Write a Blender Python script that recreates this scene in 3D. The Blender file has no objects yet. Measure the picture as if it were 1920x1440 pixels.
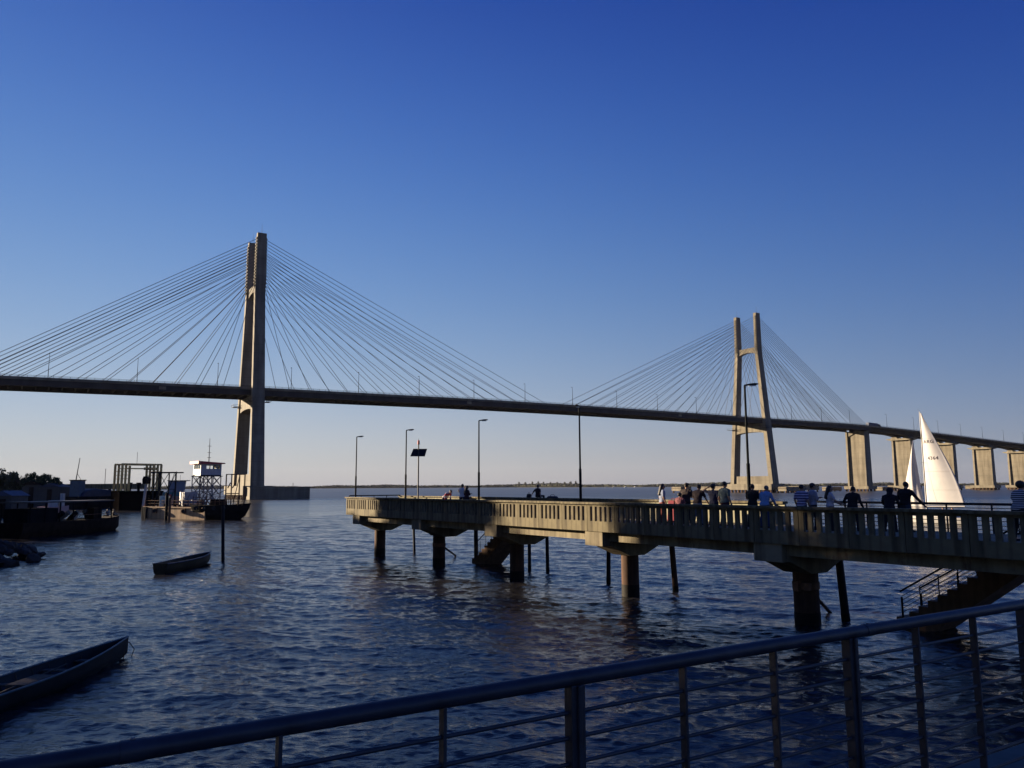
import bpy, bmesh, math, random
import numpy as np
from mathutils import Vector, Matrix

SC = bpy.context.scene
rnd = random.Random(7)

# ------------------------------------------------------------------ camera
F_PX, CAM_H = 1450.0, 5.3
PITCH = math.atan((911.5 - 720) / F_PX)
ROLL = math.radians(0.28)
cam_d = bpy.data.cameras.new("camera")
cam = bpy.data.objects.new("camera", cam_d)
SC.collection.objects.link(cam)
SC.camera = cam
cam_d.sensor_width = 36.0
cam_d.lens = 36.0 * F_PX / 1920.0
cam_d.clip_start = 0.05
cam_d.clip_end = 60000.0
cam.matrix_world = (Matrix.Translation((0, 0, CAM_H)) @ Matrix.Rotation(math.pi / 2 + PITCH, 4, 'X')
                    @ Matrix.Rotation(-ROLL, 4, 'Z'))

# ------------------------------------------------------------------ sky, sun, exposure
SUN_AZ = Vector((-0.916, 0.40)).normalized()
SUN_EL = math.radians(10.5)
world = bpy.data.worlds.new("World")
SC.world = world
world.use_nodes = True
wn, wl = world.node_tree.nodes, world.node_tree.links
wn.clear()
w_out = wn.new("ShaderNodeOutputWorld")
w_bg = wn.new("ShaderNodeBackground")
w_sky = wn.new("ShaderNodeTexSky")
w_sky.sky_type = 'NISHITA'
w_sky.sun_disc = False
w_sky.sun_elevation = SUN_EL
w_sky.sun_rotation = math.atan2(SUN_AZ.x, SUN_AZ.y)
w_sky.altitude = 20
w_sky.air_density = 1.0
w_sky.dust_density = 0.0
w_sky.ozone_density = 1.0
w_bg.inputs["Strength"].default_value = 0.05


def w_math(op, x, y=None, clamp=False):
    nd = wn.new("ShaderNodeMath")
    nd.operation = op
    for i_, v_ in enumerate((x, y)):
        if v_ is None:
            continue
        if isinstance(v_, (int, float)):
            nd.inputs[i_].default_value = v_
        else:
            wl.new(v_, nd.inputs[i_])
    return nd.outputs[0]


# smooth camera-like grade of the sky: depends only on height and on the angle to the sun
w_tc = wn.new("ShaderNodeTexCoord")
w_sep = wn.new("ShaderNodeSeparateXYZ")
wl.new(w_tc.outputs["Generated"], w_sep.inputs[0])
w_z = w_math('MINIMUM', w_math('MAXIMUM', w_sep.outputs[2], 0.0), 0.56)
w_z2 = w_math('MULTIPLY', w_z, w_z)
w_dot = w_math('ADD', w_math('MULTIPLY', w_sep.outputs[0], SUN_AZ.x), w_math('MULTIPLY', w_sep.outputs[1], SUN_AZ.y))
w_split = wn.new("ShaderNodeSeparateColor")
wl.new(w_sky.outputs[0], w_split.inputs[0])
w_comb = wn.new("ShaderNodeCombineColor")
w_dc = w_math('MINIMUM', w_math('MAXIMUM', w_dot, -0.25), 0.9)
w_low = w_math('EXPONENT', w_math('MULTIPLY', w_z, -1 / 0.06))
w_terms = [w_z, w_z2, w_dc, w_math('MULTIPLY', w_z, w_dc), w_math('MULTIPLY', w_dc, w_dc), w_low]
for i_, ks in enumerate(((-2.42, -0.956, -3.551, 0.965, 1.261, -1.205, -0.706), (-2.78, 2.157, -5.076, 0.782, 0.461, -1.027, -0.008),
                         (-2.552, 3.279, -3.564, 0.441, -0.194, -0.79, 0.851))):
    # 0.05 background strength and 1.6 stops of exposure are divided out here
    e_ = ks[0] - math.log(0.05) - 1.6 * math.log(2)
    for t_, k_ in zip(w_terms, ks[1:]):
        e_ = w_math('ADD', w_math('MULTIPLY', t_, k_), e_)
    e_ = w_math('EXPONENT', e_)
    wl.new(w_math('MULTIPLY', w_split.outputs[i_], e_), w_comb.inputs[i_])
wl.new(w_comb.outputs[0], w_bg.inputs["Color"])
wl.new(w_bg.outputs[0], w_out.inputs["Surface"])

sun_d = bpy.data.lights.new("sun", 'SUN')
sun_d.energy = 5.0
sun_d.angle = math.radians(0.53)
sun_d.color = (1.0, 0.80, 0.56)
sun = bpy.data.objects.new("sun", sun_d)
SC.collection.objects.link(sun)
sdir = Vector((SUN_AZ.x * math.cos(SUN_EL), SUN_AZ.y * math.cos(SUN_EL), math.sin(SUN_EL)))
sun.rotation_euler = sdir.to_track_quat('Z', 'Y').to_euler()

SC.view_settings.view_transform = 'Standard'
SC.view_settings.look = 'None'
SC.view_settings.exposure = 1.6
SC.view_settings.gamma = 1.0
SC.view_settings.use_curve_mapping = False
SC.render.engine = 'CYCLES'
SC.cycles.max_bounces = 6
SC.cycles.caustics_reflective = False
SC.cycles.caustics_refractive = False

# ------------------------------------------------------------------ placing helpers (metres, water = 0)
cP, sP, cR, sR = math.cos(PITCH), math.sin(PITCH), math.cos(ROLL), math.sin(ROLL)


def ray(px, py):
    x, y = px - 960, 720 - py
    a, b = (x * cR + y * sR) / F_PX, (-x * sR + y * cR) / F_PX
    return Vector((a, cP - b * sP, sP + b * cP))


def ground(px, py, z=0.0):
    r = ray(px, py)
    k = (z - CAM_H) / r.z
    return Vector((r.x * k, r.y * k, z))


def at_depth(px, py, Y):
    r = ray(px, py)
    k = Y / r.y
    return Vector((r.x * k, Y, CAM_H + r.z * k))


def on_wall(px, py, A, D):
    r = ray(px, py)
    det = -r.x * D[1] + D[0] * r.y
    k = (-A[0] * D[1] + D[0] * A[1]) / det
    t = (k * r.x - A[0]) / D[0]
    return t, CAM_H + k * r.z


# ------------------------------------------------------------------ materials
MATS = {}


def mat(name, col, rough=0.7, var=0.25, scale=1.0, bump=0.2, metal=0.0, streak=0.0, detail=6.0, spec=0.4, stretch=(1, 1, 1), col2=None, bdist=0.02, joints=0.0, patch=None):
    if name in MATS:
        return MATS[name]
    m = bpy.data.materials.new(name)
    m.use_nodes = True
    n, l = m.node_tree.nodes, m.node_tree.links
    b = n["Principled BSDF"]
    b.inputs["Roughness"].default_value = rough
    b.inputs["Metallic"].default_value = metal
    b.inputs["Specular IOR Level"].default_value = spec
    tc = n.new("ShaderNodeTexCoord")
    mp = n.new("ShaderNodeMapping")
    mp.inputs["Scale"].default_value = stretch
    l.new(tc.outputs["Object"], mp.inputs[0])
    nz = n.new("ShaderNodeTexNoise")
    nz.inputs["Scale"].default_value = scale
    nz.inputs["Detail"].default_value = detail
    nz.inputs["Roughness"].default_value = 0.62
    l.new(mp.outputs[0], nz.inputs["Vector"])
    cr = n.new("ShaderNodeValToRGB")
    cr.color_ramp.elements[0].position = 0.3
    cr.color_ramp.elements[1].position = 0.72
    c2 = col2 or tuple(min(1, c * (1 + var)) for c in col)
    c1 = tuple(c * (1 - var) for c in col)
    cr.color_ramp.elements[0].color = (*c1, 1)
    cr.color_ramp.elements[1].color = (*c2, 1)
    l.new(nz.outputs["Fac"], cr.inputs[0])
    out = cr.outputs[0]
    if streak > 0:
        mp2 = n.new("ShaderNodeMapping")
        mp2.inputs["Scale"].default_value = (3.2 * scale, 3.2 * scale, 0.22 * scale)
        l.new(tc.outputs["Object"], mp2.inputs[0])
        n2 = n.new("ShaderNodeTexNoise")
        n2.inputs["Scale"].default_value = 1.0
        n2.inputs["Detail"].default_value = 4.0
        l.new(mp2.outputs[0], n2.inputs["Vector"])
        r2 = n.new("ShaderNodeValToRGB")
        r2.color_ramp.elements[0].position = 0.36
        r2.color_ramp.elements[1].position = 0.6
        r2.color_ramp.elements[0].color = (1 - streak, 1 - streak * 1.05, 1 - streak * 1.1, 1)
        r2.color_ramp.elements[1].color = (1, 1, 1, 1)
        l.new(n2.outputs["Fac"], r2.inputs[0])
        mx = n.new("ShaderNodeMix")
        mx.data_type = 'RGBA'
        mx.blend_type = 'MULTIPLY'
        mx.inputs[0].default_value = 1.0
        l.new(out, mx.inputs[6])
        l.new(r2.outputs[0], mx.inputs[7])
        out = mx.outputs[2]
    if patch:       # rust runs and old repairs, in vertical smears
        mp3 = n.new("ShaderNodeMapping")
        mp3.inputs["Scale"].default_value = (1.3, 1.3, .45)
        l.new(tc.outputs["Object"], mp3.inputs[0])
        n3 = n.new("ShaderNodeTexNoise")
        n3.inputs["Scale"].default_value = 1.4
        n3.inputs["Detail"].default_value = 8.0
        n3.inputs["Roughness"].default_value = 0.7
        l.new(mp3.outputs[0], n3.inputs["Vector"])
        r3 = n.new("ShaderNodeMapRange")
        r3.inputs[1].default_value = 0.56
        r3.inputs[2].default_value = 0.68
        l.new(n3.outputs["Fac"], r3.inputs[0])
        mx3 = n.new("ShaderNodeMix")
        mx3.data_type = 'RGBA'
        l.new(r3.outputs[0], mx3.inputs[0])
        l.new(out, mx3.inputs[6])
        mx3.inputs[7].default_value = (*patch, 1)
        out = mx3.outputs[2]
    if joints > 0:      # pour joints every few metres of height
        sz = n.new("ShaderNodeSeparateXYZ")
        l.new(tc.outputs["Object"], sz.inputs[0])
        md = n.new("ShaderNodeMath")
        md.operation = 'PINGPONG'
        md.inputs[1].default_value = joints / 2
        l.new(sz.outputs[2], md.inputs[0])
        r4 = n.new("ShaderNodeMapRange")
        r4.inputs[1].default_value = 0.0
        r4.inputs[2].default_value = 0.16
        r4.inputs[3].default_value = 0.68
        r4.inputs[4].default_value = 1.0
        l.new(md.outputs[0], r4.inputs[0])
        mx4 = n.new("ShaderNodeMix")
        mx4.data_type = 'RGBA'
        mx4.blend_type = 'MULTIPLY'
        mx4.inputs[0].default_value = 1.0
        l.new(out, mx4.inputs[6])
        l.new(r4.outputs[0], mx4.inputs[7])
        out = mx4.outputs[2]
    l.new(out, b.inputs["Base Color"])
    if bump > 0:
        bp = n.new("ShaderNodeBump")
        bp.inputs["Strength"].default_value = bump
        bp.inputs["Distance"].default_value = bdist
        l.new(nz.outputs["Fac"], bp.inputs["Height"])
        l.new(bp.outputs[0], b.inputs["Normal"])
    MATS[name] = m
    return m


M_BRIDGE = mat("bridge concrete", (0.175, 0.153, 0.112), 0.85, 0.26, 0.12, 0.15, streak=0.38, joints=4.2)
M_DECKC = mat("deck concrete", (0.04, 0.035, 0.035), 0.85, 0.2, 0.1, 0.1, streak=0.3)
M_ASPH = mat("asphalt", (0.05, 0.05, 0.052), 0.9, 0.2, 0.5, 0.1)
M_CABLE = mat("dark stay sheath", (0.05, 0.05, 0.055), 0.5, 0.1, 0.2, 0)
M_JETTY = mat("stained jetty concrete", (0.155, 0.130, 0.072), 0.88, 0.3, 1.1, 0.5, streak=0.55, patch=(.06, .045, .03))
M_JETTY2 = mat("pale beam concrete", (0.205, 0.172, 0.105), 0.85, 0.28, 0.9, 0.4, streak=0.45, patch=(.085, .055, .035))
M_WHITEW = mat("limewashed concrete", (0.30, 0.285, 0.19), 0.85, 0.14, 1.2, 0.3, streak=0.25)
M_COLUMN = mat("column concrete", (0.075, 0.036, 0.018), 0.9, 0.35, 1.4, 0.6, streak=0.5)
M_WET = mat("wet tidal band", (0.012, 0.010, 0.007), 0.7, 0.4, 3.0, 0.6, spec=0.15)
M_RUST = mat("rusty steel", (0.16, 0.075, 0.035), 0.8, 0.5, 3.0, 0.4)
M_STEELD = mat("dark painted steel", (0.014, 0.016, 0.019), 0.65, 0.3, 3.0, 0.15, spec=0.15)
M_RAIL = mat("blue grey railing paint", (0.018, 0.022, 0.032), 0.5, 0.45, 9.0, 0.5, spec=0.4, bdist=0.003)
M_POLE = mat("dark green lamp paint", (0.008, 0.01, 0.011), 0.75, 0.3, 4.0, 0.1, spec=0.08)
M_LENS = mat("lamp glass", (0.5, 0.5, 0.5), 0.15, 0.05, 4.0, 0)
M_WOOD = mat("weathered timber", (0.075, 0.055, 0.038), 0.85, 0.4, 2.0, 0.6, stretch=(6, 6, 0.5))
M_TAN = mat("tan hull paint", (0.48, 0.30, 0.15), 0.7, 0.3, 0.7, 0.3, streak=0.4)
M_BLACK = mat("black hull paint", (0.012, 0.011, 0.012), 0.9, 0.5, 1.0, 0.2, spec=0.08)
M_BROWNH = mat("dark brown hull", (0.026, 0.017, 0.012), 0.9, 0.5, 1.4, 0.3, spec=0.1)
M_WHITE = mat("white paint", (0.40, 0.39, 0.37), 0.5, 0.1, 1.0, 0.1, streak=0.15)
M_GREYP = mat("grey panel paint", (0.17, 0.165, 0.165), 0.6, 0.15, 1.0, 0.1, streak=0.2)
M_GREYD = mat("dark grey paint", (0.04, 0.038, 0.04), 0.6, 0.25, 1.0, 0.1)
M_RED = mat("red paint", (0.45, 0.07, 0.06), 0.6, 0.25, 1.5, 0.1)
M_YEL = mat("yellow gantry paint", (0.65, 0.40, 0.12), 0.6, 0.25, 1.2, 0.1)
M_TEAL = mat("teal paint", (0.06, 0.16, 0.17), 0.6, 0.2, 1.2, 0.1)
M_GREEN = mat("pale green cabinet paint", (0.55, 0.62, 0.5), 0.6, 0.12, 1.5, 0.1)
M_BLUE = mat("faded blue paint", (0.03, 0.045, 0.09), 0.6, 0.25, 1.2, 0.1)
M_TARP = mat("dark blue tarpaulin", (0.02, 0.026, 0.05), 0.6, 0.3, 0.8, 0.6, bdist=0.1)
M_GLASS = mat("window glass", (0.02, 0.04, 0.05), 0.08, 0.1, 1.0, 0, spec=0.8)
M_SAIL = mat("sailcloth", (0.46, 0.44, 0.42), 0.7, 0.05, 0.6, 0.35, bdist=0.08)
M_SAILD = mat("sail print", (0.05, 0.04, 0.05), 0.8, 0.1, 1, 0)
M_SEAM = mat("sail seam", (0.42, 0.39, 0.36), 0.8, 0.1, 1, 0)
M_BOATB = mat("blue row boat paint", (0.02, 0.035, 0.07), 0.55, 0.4, 2.0, 0.3)
M_BOATG = mat("olive row boat paint", (0.03, 0.026, 0.012), 0.65, 0.5, 2.0, 0.4)
M_BOATT = mat("dark teal skiff paint", (0.008, 0.016, 0.017), 0.6, 0.5, 2.0, 0.4)
M_BOATL = mat("pale teal gunwale", (0.09, 0.13, 0.13), 0.6, 0.3, 3.0, 0.3)
M_TYRE = mat("tyre rubber", (0.015, 0.015, 0.015), 0.85, 0.2, 3.0, 0.2)
M_LEAF = mat("foliage", (0.045, 0.062, 0.022), 0.75, 0.45, 0.8, 0)
M_LEAF2 = mat("olive foliage", (0.075, 0.07, 0.03), 0.75, 0.4, 0.8, 0)
M_FOREST = mat("far riverside forest", (0.05, 0.055, 0.03), 0.95, 0.45, 0.03, 0)
M_BARK = mat("bark", (0.07, 0.05, 0.035), 0.9, 0.35, 3.0, 0.5)
M_SOIL = mat("bank soil", (0.05, 0.038, 0.025), 0.95, 0.35, 0.4, 0.6, bdist=0.15)
M_ROCK = mat("bank rock", (0.03, 0.026, 0.024), 0.85, 0.4, 1.2, 0.6)
M_SHORE = mat("far island", (0.10, 0.10, 0.06), 0.95, 0.3, 0.01, 0)
M_PAVE = mat("promenade paving", (0.05, 0.085, 0.09), 0.85, 0.3, 3.0, 0.5)
M_SKIN = mat("skin", (0.30, 0.17, 0.11), 0.6, 0.08, 3.0, 0)
M_HAIR = mat("dark hair", (0.012, 0.009, 0.008), 0.6, 0.3, 8.0, 0.3)
M_EYE = mat("dark eye", (0.02, 0.015, 0.012), 0.3, 0.0, 1, 0)


def cloth(name, col, rough=0.9):
    return mat("cloth " + name, col, rough, 0.15, 6.0, 0.3, bdist=0.01)


def striped(name, c1, c2, period=0.085):
    if name in MATS:
        return MATS[name]
    m = mat(name, c1, 0.9, 0.1, 6.0, 0.2)
    n, l = m.node_tree.nodes, m.node_tree.links
    b = n["Principled BSDF"]
    tc = n.new("ShaderNodeTexCoord")
    sx = n.new("ShaderNodeSeparateXYZ")
    l.new(tc.outputs["Object"], sx.inputs[0])
    ma = n.new("ShaderNodeMath")
    ma.operation = 'MULTIPLY'
    ma.inputs[1].default_value = 2 * math.pi / period
    l.new(sx.outputs[2], ma.inputs[0])
    si = n.new("ShaderNodeMath")
    si.operation = 'SINE'
    l.new(ma.outputs[0], si.inputs[0])
    gt = n.new("ShaderNodeMath")
    gt.operation = 'GREATER_THAN'
    gt.inputs[1].default_value = 0.0
    l.new(si.outputs[0], gt.inputs[0])
    mx = n.new("ShaderNodeMix")
    mx.data_type = 'RGBA'
    mx.inputs[6].default_value = (*c1, 1)
    mx.inputs[7].default_value = (*c2, 1)
    l.new(gt.outputs[0], mx.inputs[0])
    for k in list(b.inputs["Base Color"].links):
        l.remove(k)
    l.new(mx.outputs[2], b.inputs["Base Color"])
    return m


# ------------------------------------------------------------------ geometry helpers
class MB:
    """collects solids and links them as one mesh object"""

    def __init__(self):
        self.v, self.f = [], []

    def add(self, vs, fs):
        o = len(self.v)
        self.v += [tuple(p) for p in vs]
        self.f += [tuple(i + o for i in f) for f in fs]
        return self

    def box(self, x0, x1, y0, y1, z0, z1, taper=None):
        vs = [(x0, y0, z0), (x1, y0, z0), (x1, y1, z0), (x0, y1, z0)]
        if taper:
            X0, X1, Y0, Y1 = taper
        else:
            X0, X1, Y0, Y1 = x0, x1, y0, y1
        vs += [(X0, Y0, z1), (X1, Y0, z1), (X1, Y1, z1), (X0, Y1, z1)]
        return self.add(vs, [(3, 2, 1, 0), (4, 5, 6, 7), (0, 1, 5, 4), (1, 2, 6, 5), (2, 3, 7, 6), (3, 0, 4, 7)])

    def beam(self, p, q, w, h=None, up=(0, 0, 1)):
        h = h or w
        p, q = Vector(p), Vector(q)
        d = (q - p).normalized()
        u = Vector(up)
        if abs(d.dot(u)) > 0.98:
            u = Vector((1, 0, 0))
        s = d.cross(u).normalized() * w / 2
        t = s.cross(d).normalized() * h / 2
        vs = [p - s - t, p + s - t, p + s + t, p - s + t, q - s - t, q + s - t, q + s + t, q - s + t]
        return self.add(vs, [(3, 2, 1, 0), (4, 5, 6, 7), (0, 1, 5, 4), (1, 2, 6, 5), (2, 3, 7, 6), (3, 0, 4, 7)])

    def tube(self, pts, rad, n=8, caps=True):
        pts = [Vector(p) for p in pts]
        if not isinstance(rad, (list, tuple)):
            rad = [rad] * len(pts)
        vs, fs = [], []
        d0 = (pts[1] - pts[0]).normalized()
        u = Vector((0, 0, 1)) if abs(d0.z) < 0.9 else Vector((1, 0, 0))
        for i, p in enumerate(pts):
            d = (pts[min(i + 1, len(pts) - 1)] - pts[max(i - 1, 0)]).normalized()
            s = d.cross(u).normalized()
            t = s.cross(d).normalized()
            for k in range(n):
                a = 2 * math.pi * k / n
                vs.append(p + (s * math.cos(a) + t * math.sin(a)) * rad[i])
        for i in range(len(pts) - 1):
            for k in range(n):
                a, b = i * n + k, i * n + (k + 1) % n
                fs.append((a, b, b + n, a + n))
        if caps:
            fs.append(tuple(range(n))[::-1])
            fs.append(tuple(range((len(pts) - 1) * n, len(pts) * n)))
        return self.add(vs, fs)

    def prism(self, poly, axis, a, b):
        """poly in the two other axes, extruded along axis from a to b"""
        n = len(poly)
        mk = {'x': lambda u, v, w: (w, u, v), 'y': lambda u, v, w: (u, w, v), 'z': lambda u, v, w: (u, v, w)}[axis]
        vs = [mk(u, v, a) for u, v in poly] + [mk(u, v, b) for u, v in poly]
        fs = [tuple(range(n))[::-1], tuple(range(n, 2 * n))]
        fs += [(i, (i + 1) % n, (i + 1) % n + n, i + n) for i in range(n)]
        return self.add(vs, fs)

    def ball(self, c, r, seg=10, rings=7):
        rx, ry, rz = r if isinstance(r, (list, tuple)) else (r, r, r)
        vs, fs = [(c[0], c[1], c[2] - rz)], []
        for i in range(1, rings):
            a = -math.pi / 2 + math.pi * i / rings
            for k in range(seg):
                t = 2 * math.pi * k / seg
                vs.append((c[0] + rx * math.cos(a) * math.cos(t), c[1] + ry * math.cos(a) * math.sin(t), c[2] + rz * math.sin(a)))
        vs.append((c[0], c[1], c[2] + rz))
        for k in range(seg):
            fs.append((0, 1 + (k + 1) % seg, 1 + k))
        for i in range(rings - 2):
            for k in range(seg):
                a, b = 1 + i * seg + k, 1 + i * seg + (k + 1) % seg
                fs.append((a, b, b + seg, a + seg))
        L = len(vs) - 1
        o = 1 + (rings - 2) * seg
        for k in range(seg):
            fs.append((o + k, o + (k + 1) % seg, L))
        return self.add(vs, fs)

    def mesh(self, name, m, smooth=False, recalc=True):
        me = bpy.data.meshes.new(name)
        me.from_pydata(self.v, [], self.f)
        if m:
            me.materials.append(m)
        if recalc:
            bm = bmesh.new()
            bm.from_mesh(me)
            bmesh.ops.recalc_face_normals(bm, faces=bm.faces)
            bm.to_mesh(me)
            bm.free()
        if smooth:
            me.shade_smooth()
            me.set_sharp_from_angle(angle=math.radians(40))
        me.update()
        return me

    def build(self, name, m, parent=None, smooth=False, bevel=0.0, **tags):
        o = link(name, self.mesh(name, m, smooth), parent, **tags)
        if bevel:
            b = o.modifiers.new("bevel", 'BEVEL')
            b.width = bevel
            b.segments = 2
            b.limit_method = 'ANGLE'
        return o


def link(name, data, parent=None, loc=None, rot=None, **tags):
    o = bpy.data.objects.new(name, data)
    SC.collection.objects.link(o)
    if parent:
        o.parent = parent
    if loc is not None:
        o.location = loc
    if rot is not None:
        o.rotation_euler = rot
    for k, v in tags.items():
        if v:
            o[k] = v
    return o


def thing(name, label, cat, loc=(0, 0, 0), rotz=0.0, group=None):
    o = link(name, None, None, loc, (0, 0, rotz), label=label, category=cat, group=group)
    o.empty_display_size = 0.3
    return o


def copy_tree(root, loc=None, rotz=None, **tags):
    def cp(o, parent):
        c = o.copy()
        SC.collection.objects.link(c)
        c.parent = parent
        for ch in list(o.children):
            cp(ch, c)
        return c
    kids_of = root.children
    r = root.copy()
    SC.collection.objects.link(r)
    for ch in list(kids_of):
        cp(ch, r)
    if loc is not None:
        r.location = loc
    if rotz is not None:
        r.rotation_euler = (0, 0, rotz)
    for k, v in tags.items():
        r[k] = v
    return r


# ================================================================== WATER
def build_river():
    rng = np.random.default_rng(3)
    # rings thin out with distance, spokes are denser in the open sector
    rings = np.concatenate([np.geomspace(3.0, 150.0, 1230), np.geomspace(150.6, 900.0, 190), np.geomspace(960.0, 5600.0, 22)])
    a = np.concatenate([np.linspace(-180, -42, 40, endpoint=False), np.linspace(-42, 42, 640), np.linspace(42, 180, 40)[1:-1]])
    ang = np.radians(a)
    R, A = np.meshgrid(rings, ang, indexing='ij')
    X = R * np.sin(A)
    Y = R * np.cos(A)
    Z = np.zeros_like(X)
    cell_r = np.gradient(rings)[:, None] * np.ones_like(X)
    cell_a = R * np.radians(84 / 640)
    dX = np.zeros_like(X)
    dY = np.zeros_like(X)
    wind = math.radians(245)
    nw = 80
    lam = np.geomspace(0.22, 7.5, nw)
    for i, L in enumerate(lam):
        k = 2 * math.pi / L
        for rep in range(2):
            th = wind + rng.normal(0, 0.50 + 0.30 * (L < 0.8))
            slope = 0.026 if L < 0.45 else 0.026 * (0.45 / L) ** 0.55
            amp = slope / k
            ph = rng.uniform(0, 2 * math.pi)
            kx, ky = k * math.cos(th), k * math.sin(th)
            fade = np.clip(L / (2.2 * np.maximum(cell_r, cell_a * 0.8)) - 0.7, 0, 1)
            w = 1.0 + 0.38 * np.sin(X * 0.021 * (1 + i % 3) + Y * 0.034 + 1.7 * i) * np.sin(Y * 0.027 - X * 0.009 + i)
            arg = kx * X + ky * Y + ph
            Z += amp * fade * w * np.sin(arg)
            q = 0.95
            dX += -q * amp * fade * math.cos(th) * -np.cos(arg)
            dY += -q * amp * fade * math.sin(th) * -np.cos(arg)
    X = X + dX
    Y = Y + dY
    nr, na = X.shape
    vs = np.stack([X, Y, Z], -1).reshape(-1, 3)
    i, j = np.meshgrid(np.arange(nr - 1), np.arange(na), indexing='ij')
    j2 = (j + 1) % na
    q = np.stack([i * na + j, i * na + j2, (i + 1) * na + j2, (i + 1) * na + j], -1).reshape(-1, 4)
    q = q[:, ::-1]
    me = bpy.data.meshes.new("river")
    me.vertices.add(len(vs))
    me.vertices.foreach_set("co", vs.astype(np.float32).ravel())
    me.loops.add(len(q) * 4)
    me.loops.foreach_set("vertex_index", q.astype(np.int32).ravel())
    me.polygons.add(len(q))
    me.polygons.foreach_set("loop_start", np.arange(len(q), dtype=np.int32) * 4)
    me.polygons.foreach_set("loop_total", np.full(len(q), 4, dtype=np.int32))
    me.update(calc_edges=True)
    me.shade_smooth()
    m = bpy.data.materials.new("river water")
    m.use_nodes = True
    n, l = m.node_tree.nodes, m.node_tree.links
    b = n["Principled BSDF"]
    b.inputs["Base Color"].default_value = (0.026, 0.025, 0.026, 1)
    b.inputs["Roughness"].default_value = 0.06
    b.inputs["IOR"].default_value = 1.37
    geo = n.new("ShaderNodeNewGeometry")
    cd = n.new("ShaderNodeCameraData")
    # three octaves of ripples as fine relief
    def noise(scale, stretch, rot):
        mp = n.new("ShaderNodeMapping")
        mp.inputs["Scale"].default_value = stretch
        mp.inputs["Rotation"].default_value = (0, 0, rot)
        l.new(geo.outputs["Position"], mp.inputs[0])
        nz = n.new("ShaderNodeTexNoise")
        nz.inputs["Scale"].default_value = scale
        nz.inputs["Detail"].default_value = 5.0
        nz.inputs["Roughness"].default_value = 0.6
        l.new(mp.outputs[0], nz.inputs["Vector"])
        return nz.outputs["Fac"]
    f1 = noise(4.5, (0.5, 1.25, 1), 0.3)
    f2 = noise(1.5, (0.55, 1.3, 1), 0.2)
    f3 = noise(0.03, (0.5, 1.6, 1), -0.2)
    b1 = n.new("ShaderNodeBump")
    b1.inputs["Strength"].default_value = 1.0
    b1.inputs["Distance"].default_value = 0.026
    l.new(f1, b1.inputs["Height"])
    b2 = n.new("ShaderNodeBump")
    b2.inputs["Strength"].default_value = 1.0
    b2.inputs["Distance"].default_value = 0.075
    l.new(f2, b2.inputs["Height"])
    l.new(b2.outputs[0], b1.inputs["Normal"])
    l.new(b1.outputs[0], b.inputs["Normal"])
    mr = n.new("ShaderNodeMapRange")
    mr.inputs[1].default_value = 0.35
    mr.inputs[2].default_value = 0.65
    mr.inputs[3].default_value = 0.02
    mr.inputs[4].default_value = 0.08
    l.new(f3, mr.inputs[0])
    # the open river beyond the sheltered basin is choppier
    ln = n.new("ShaderNodeVectorMath")
    ln.operation = 'LENGTH'
    l.new(geo.outputs["Position"], ln.inputs[0])
    fr_ = n.new("ShaderNodeMapRange")
    fr_.inputs[1].default_value = 50.0
    fr_.inputs[2].default_value = 420.0
    fr_.inputs[3].default_value = 0.0
    fr_.inputs[4].default_value = 0.30
    l.new(ln.outputs["Value"], fr_.inputs[0])
    ad = n.new("ShaderNodeMath")
    ad.operation = 'ADD'
    l.new(mr.outputs[0], ad.inputs[0])
    l.new(fr_.outputs[0], ad.inputs[1])
    l.new(ad.outputs[0], b.inputs["Roughness"])
    me.materials.append(m)
    link("river", me, kind="structure")
    bed = MB()
    bed.box(-5700, 5700, -5700, 5700, -9, -8)
    bed.build("river_bed", M_SOIL, kind="structure")


build_river()

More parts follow.
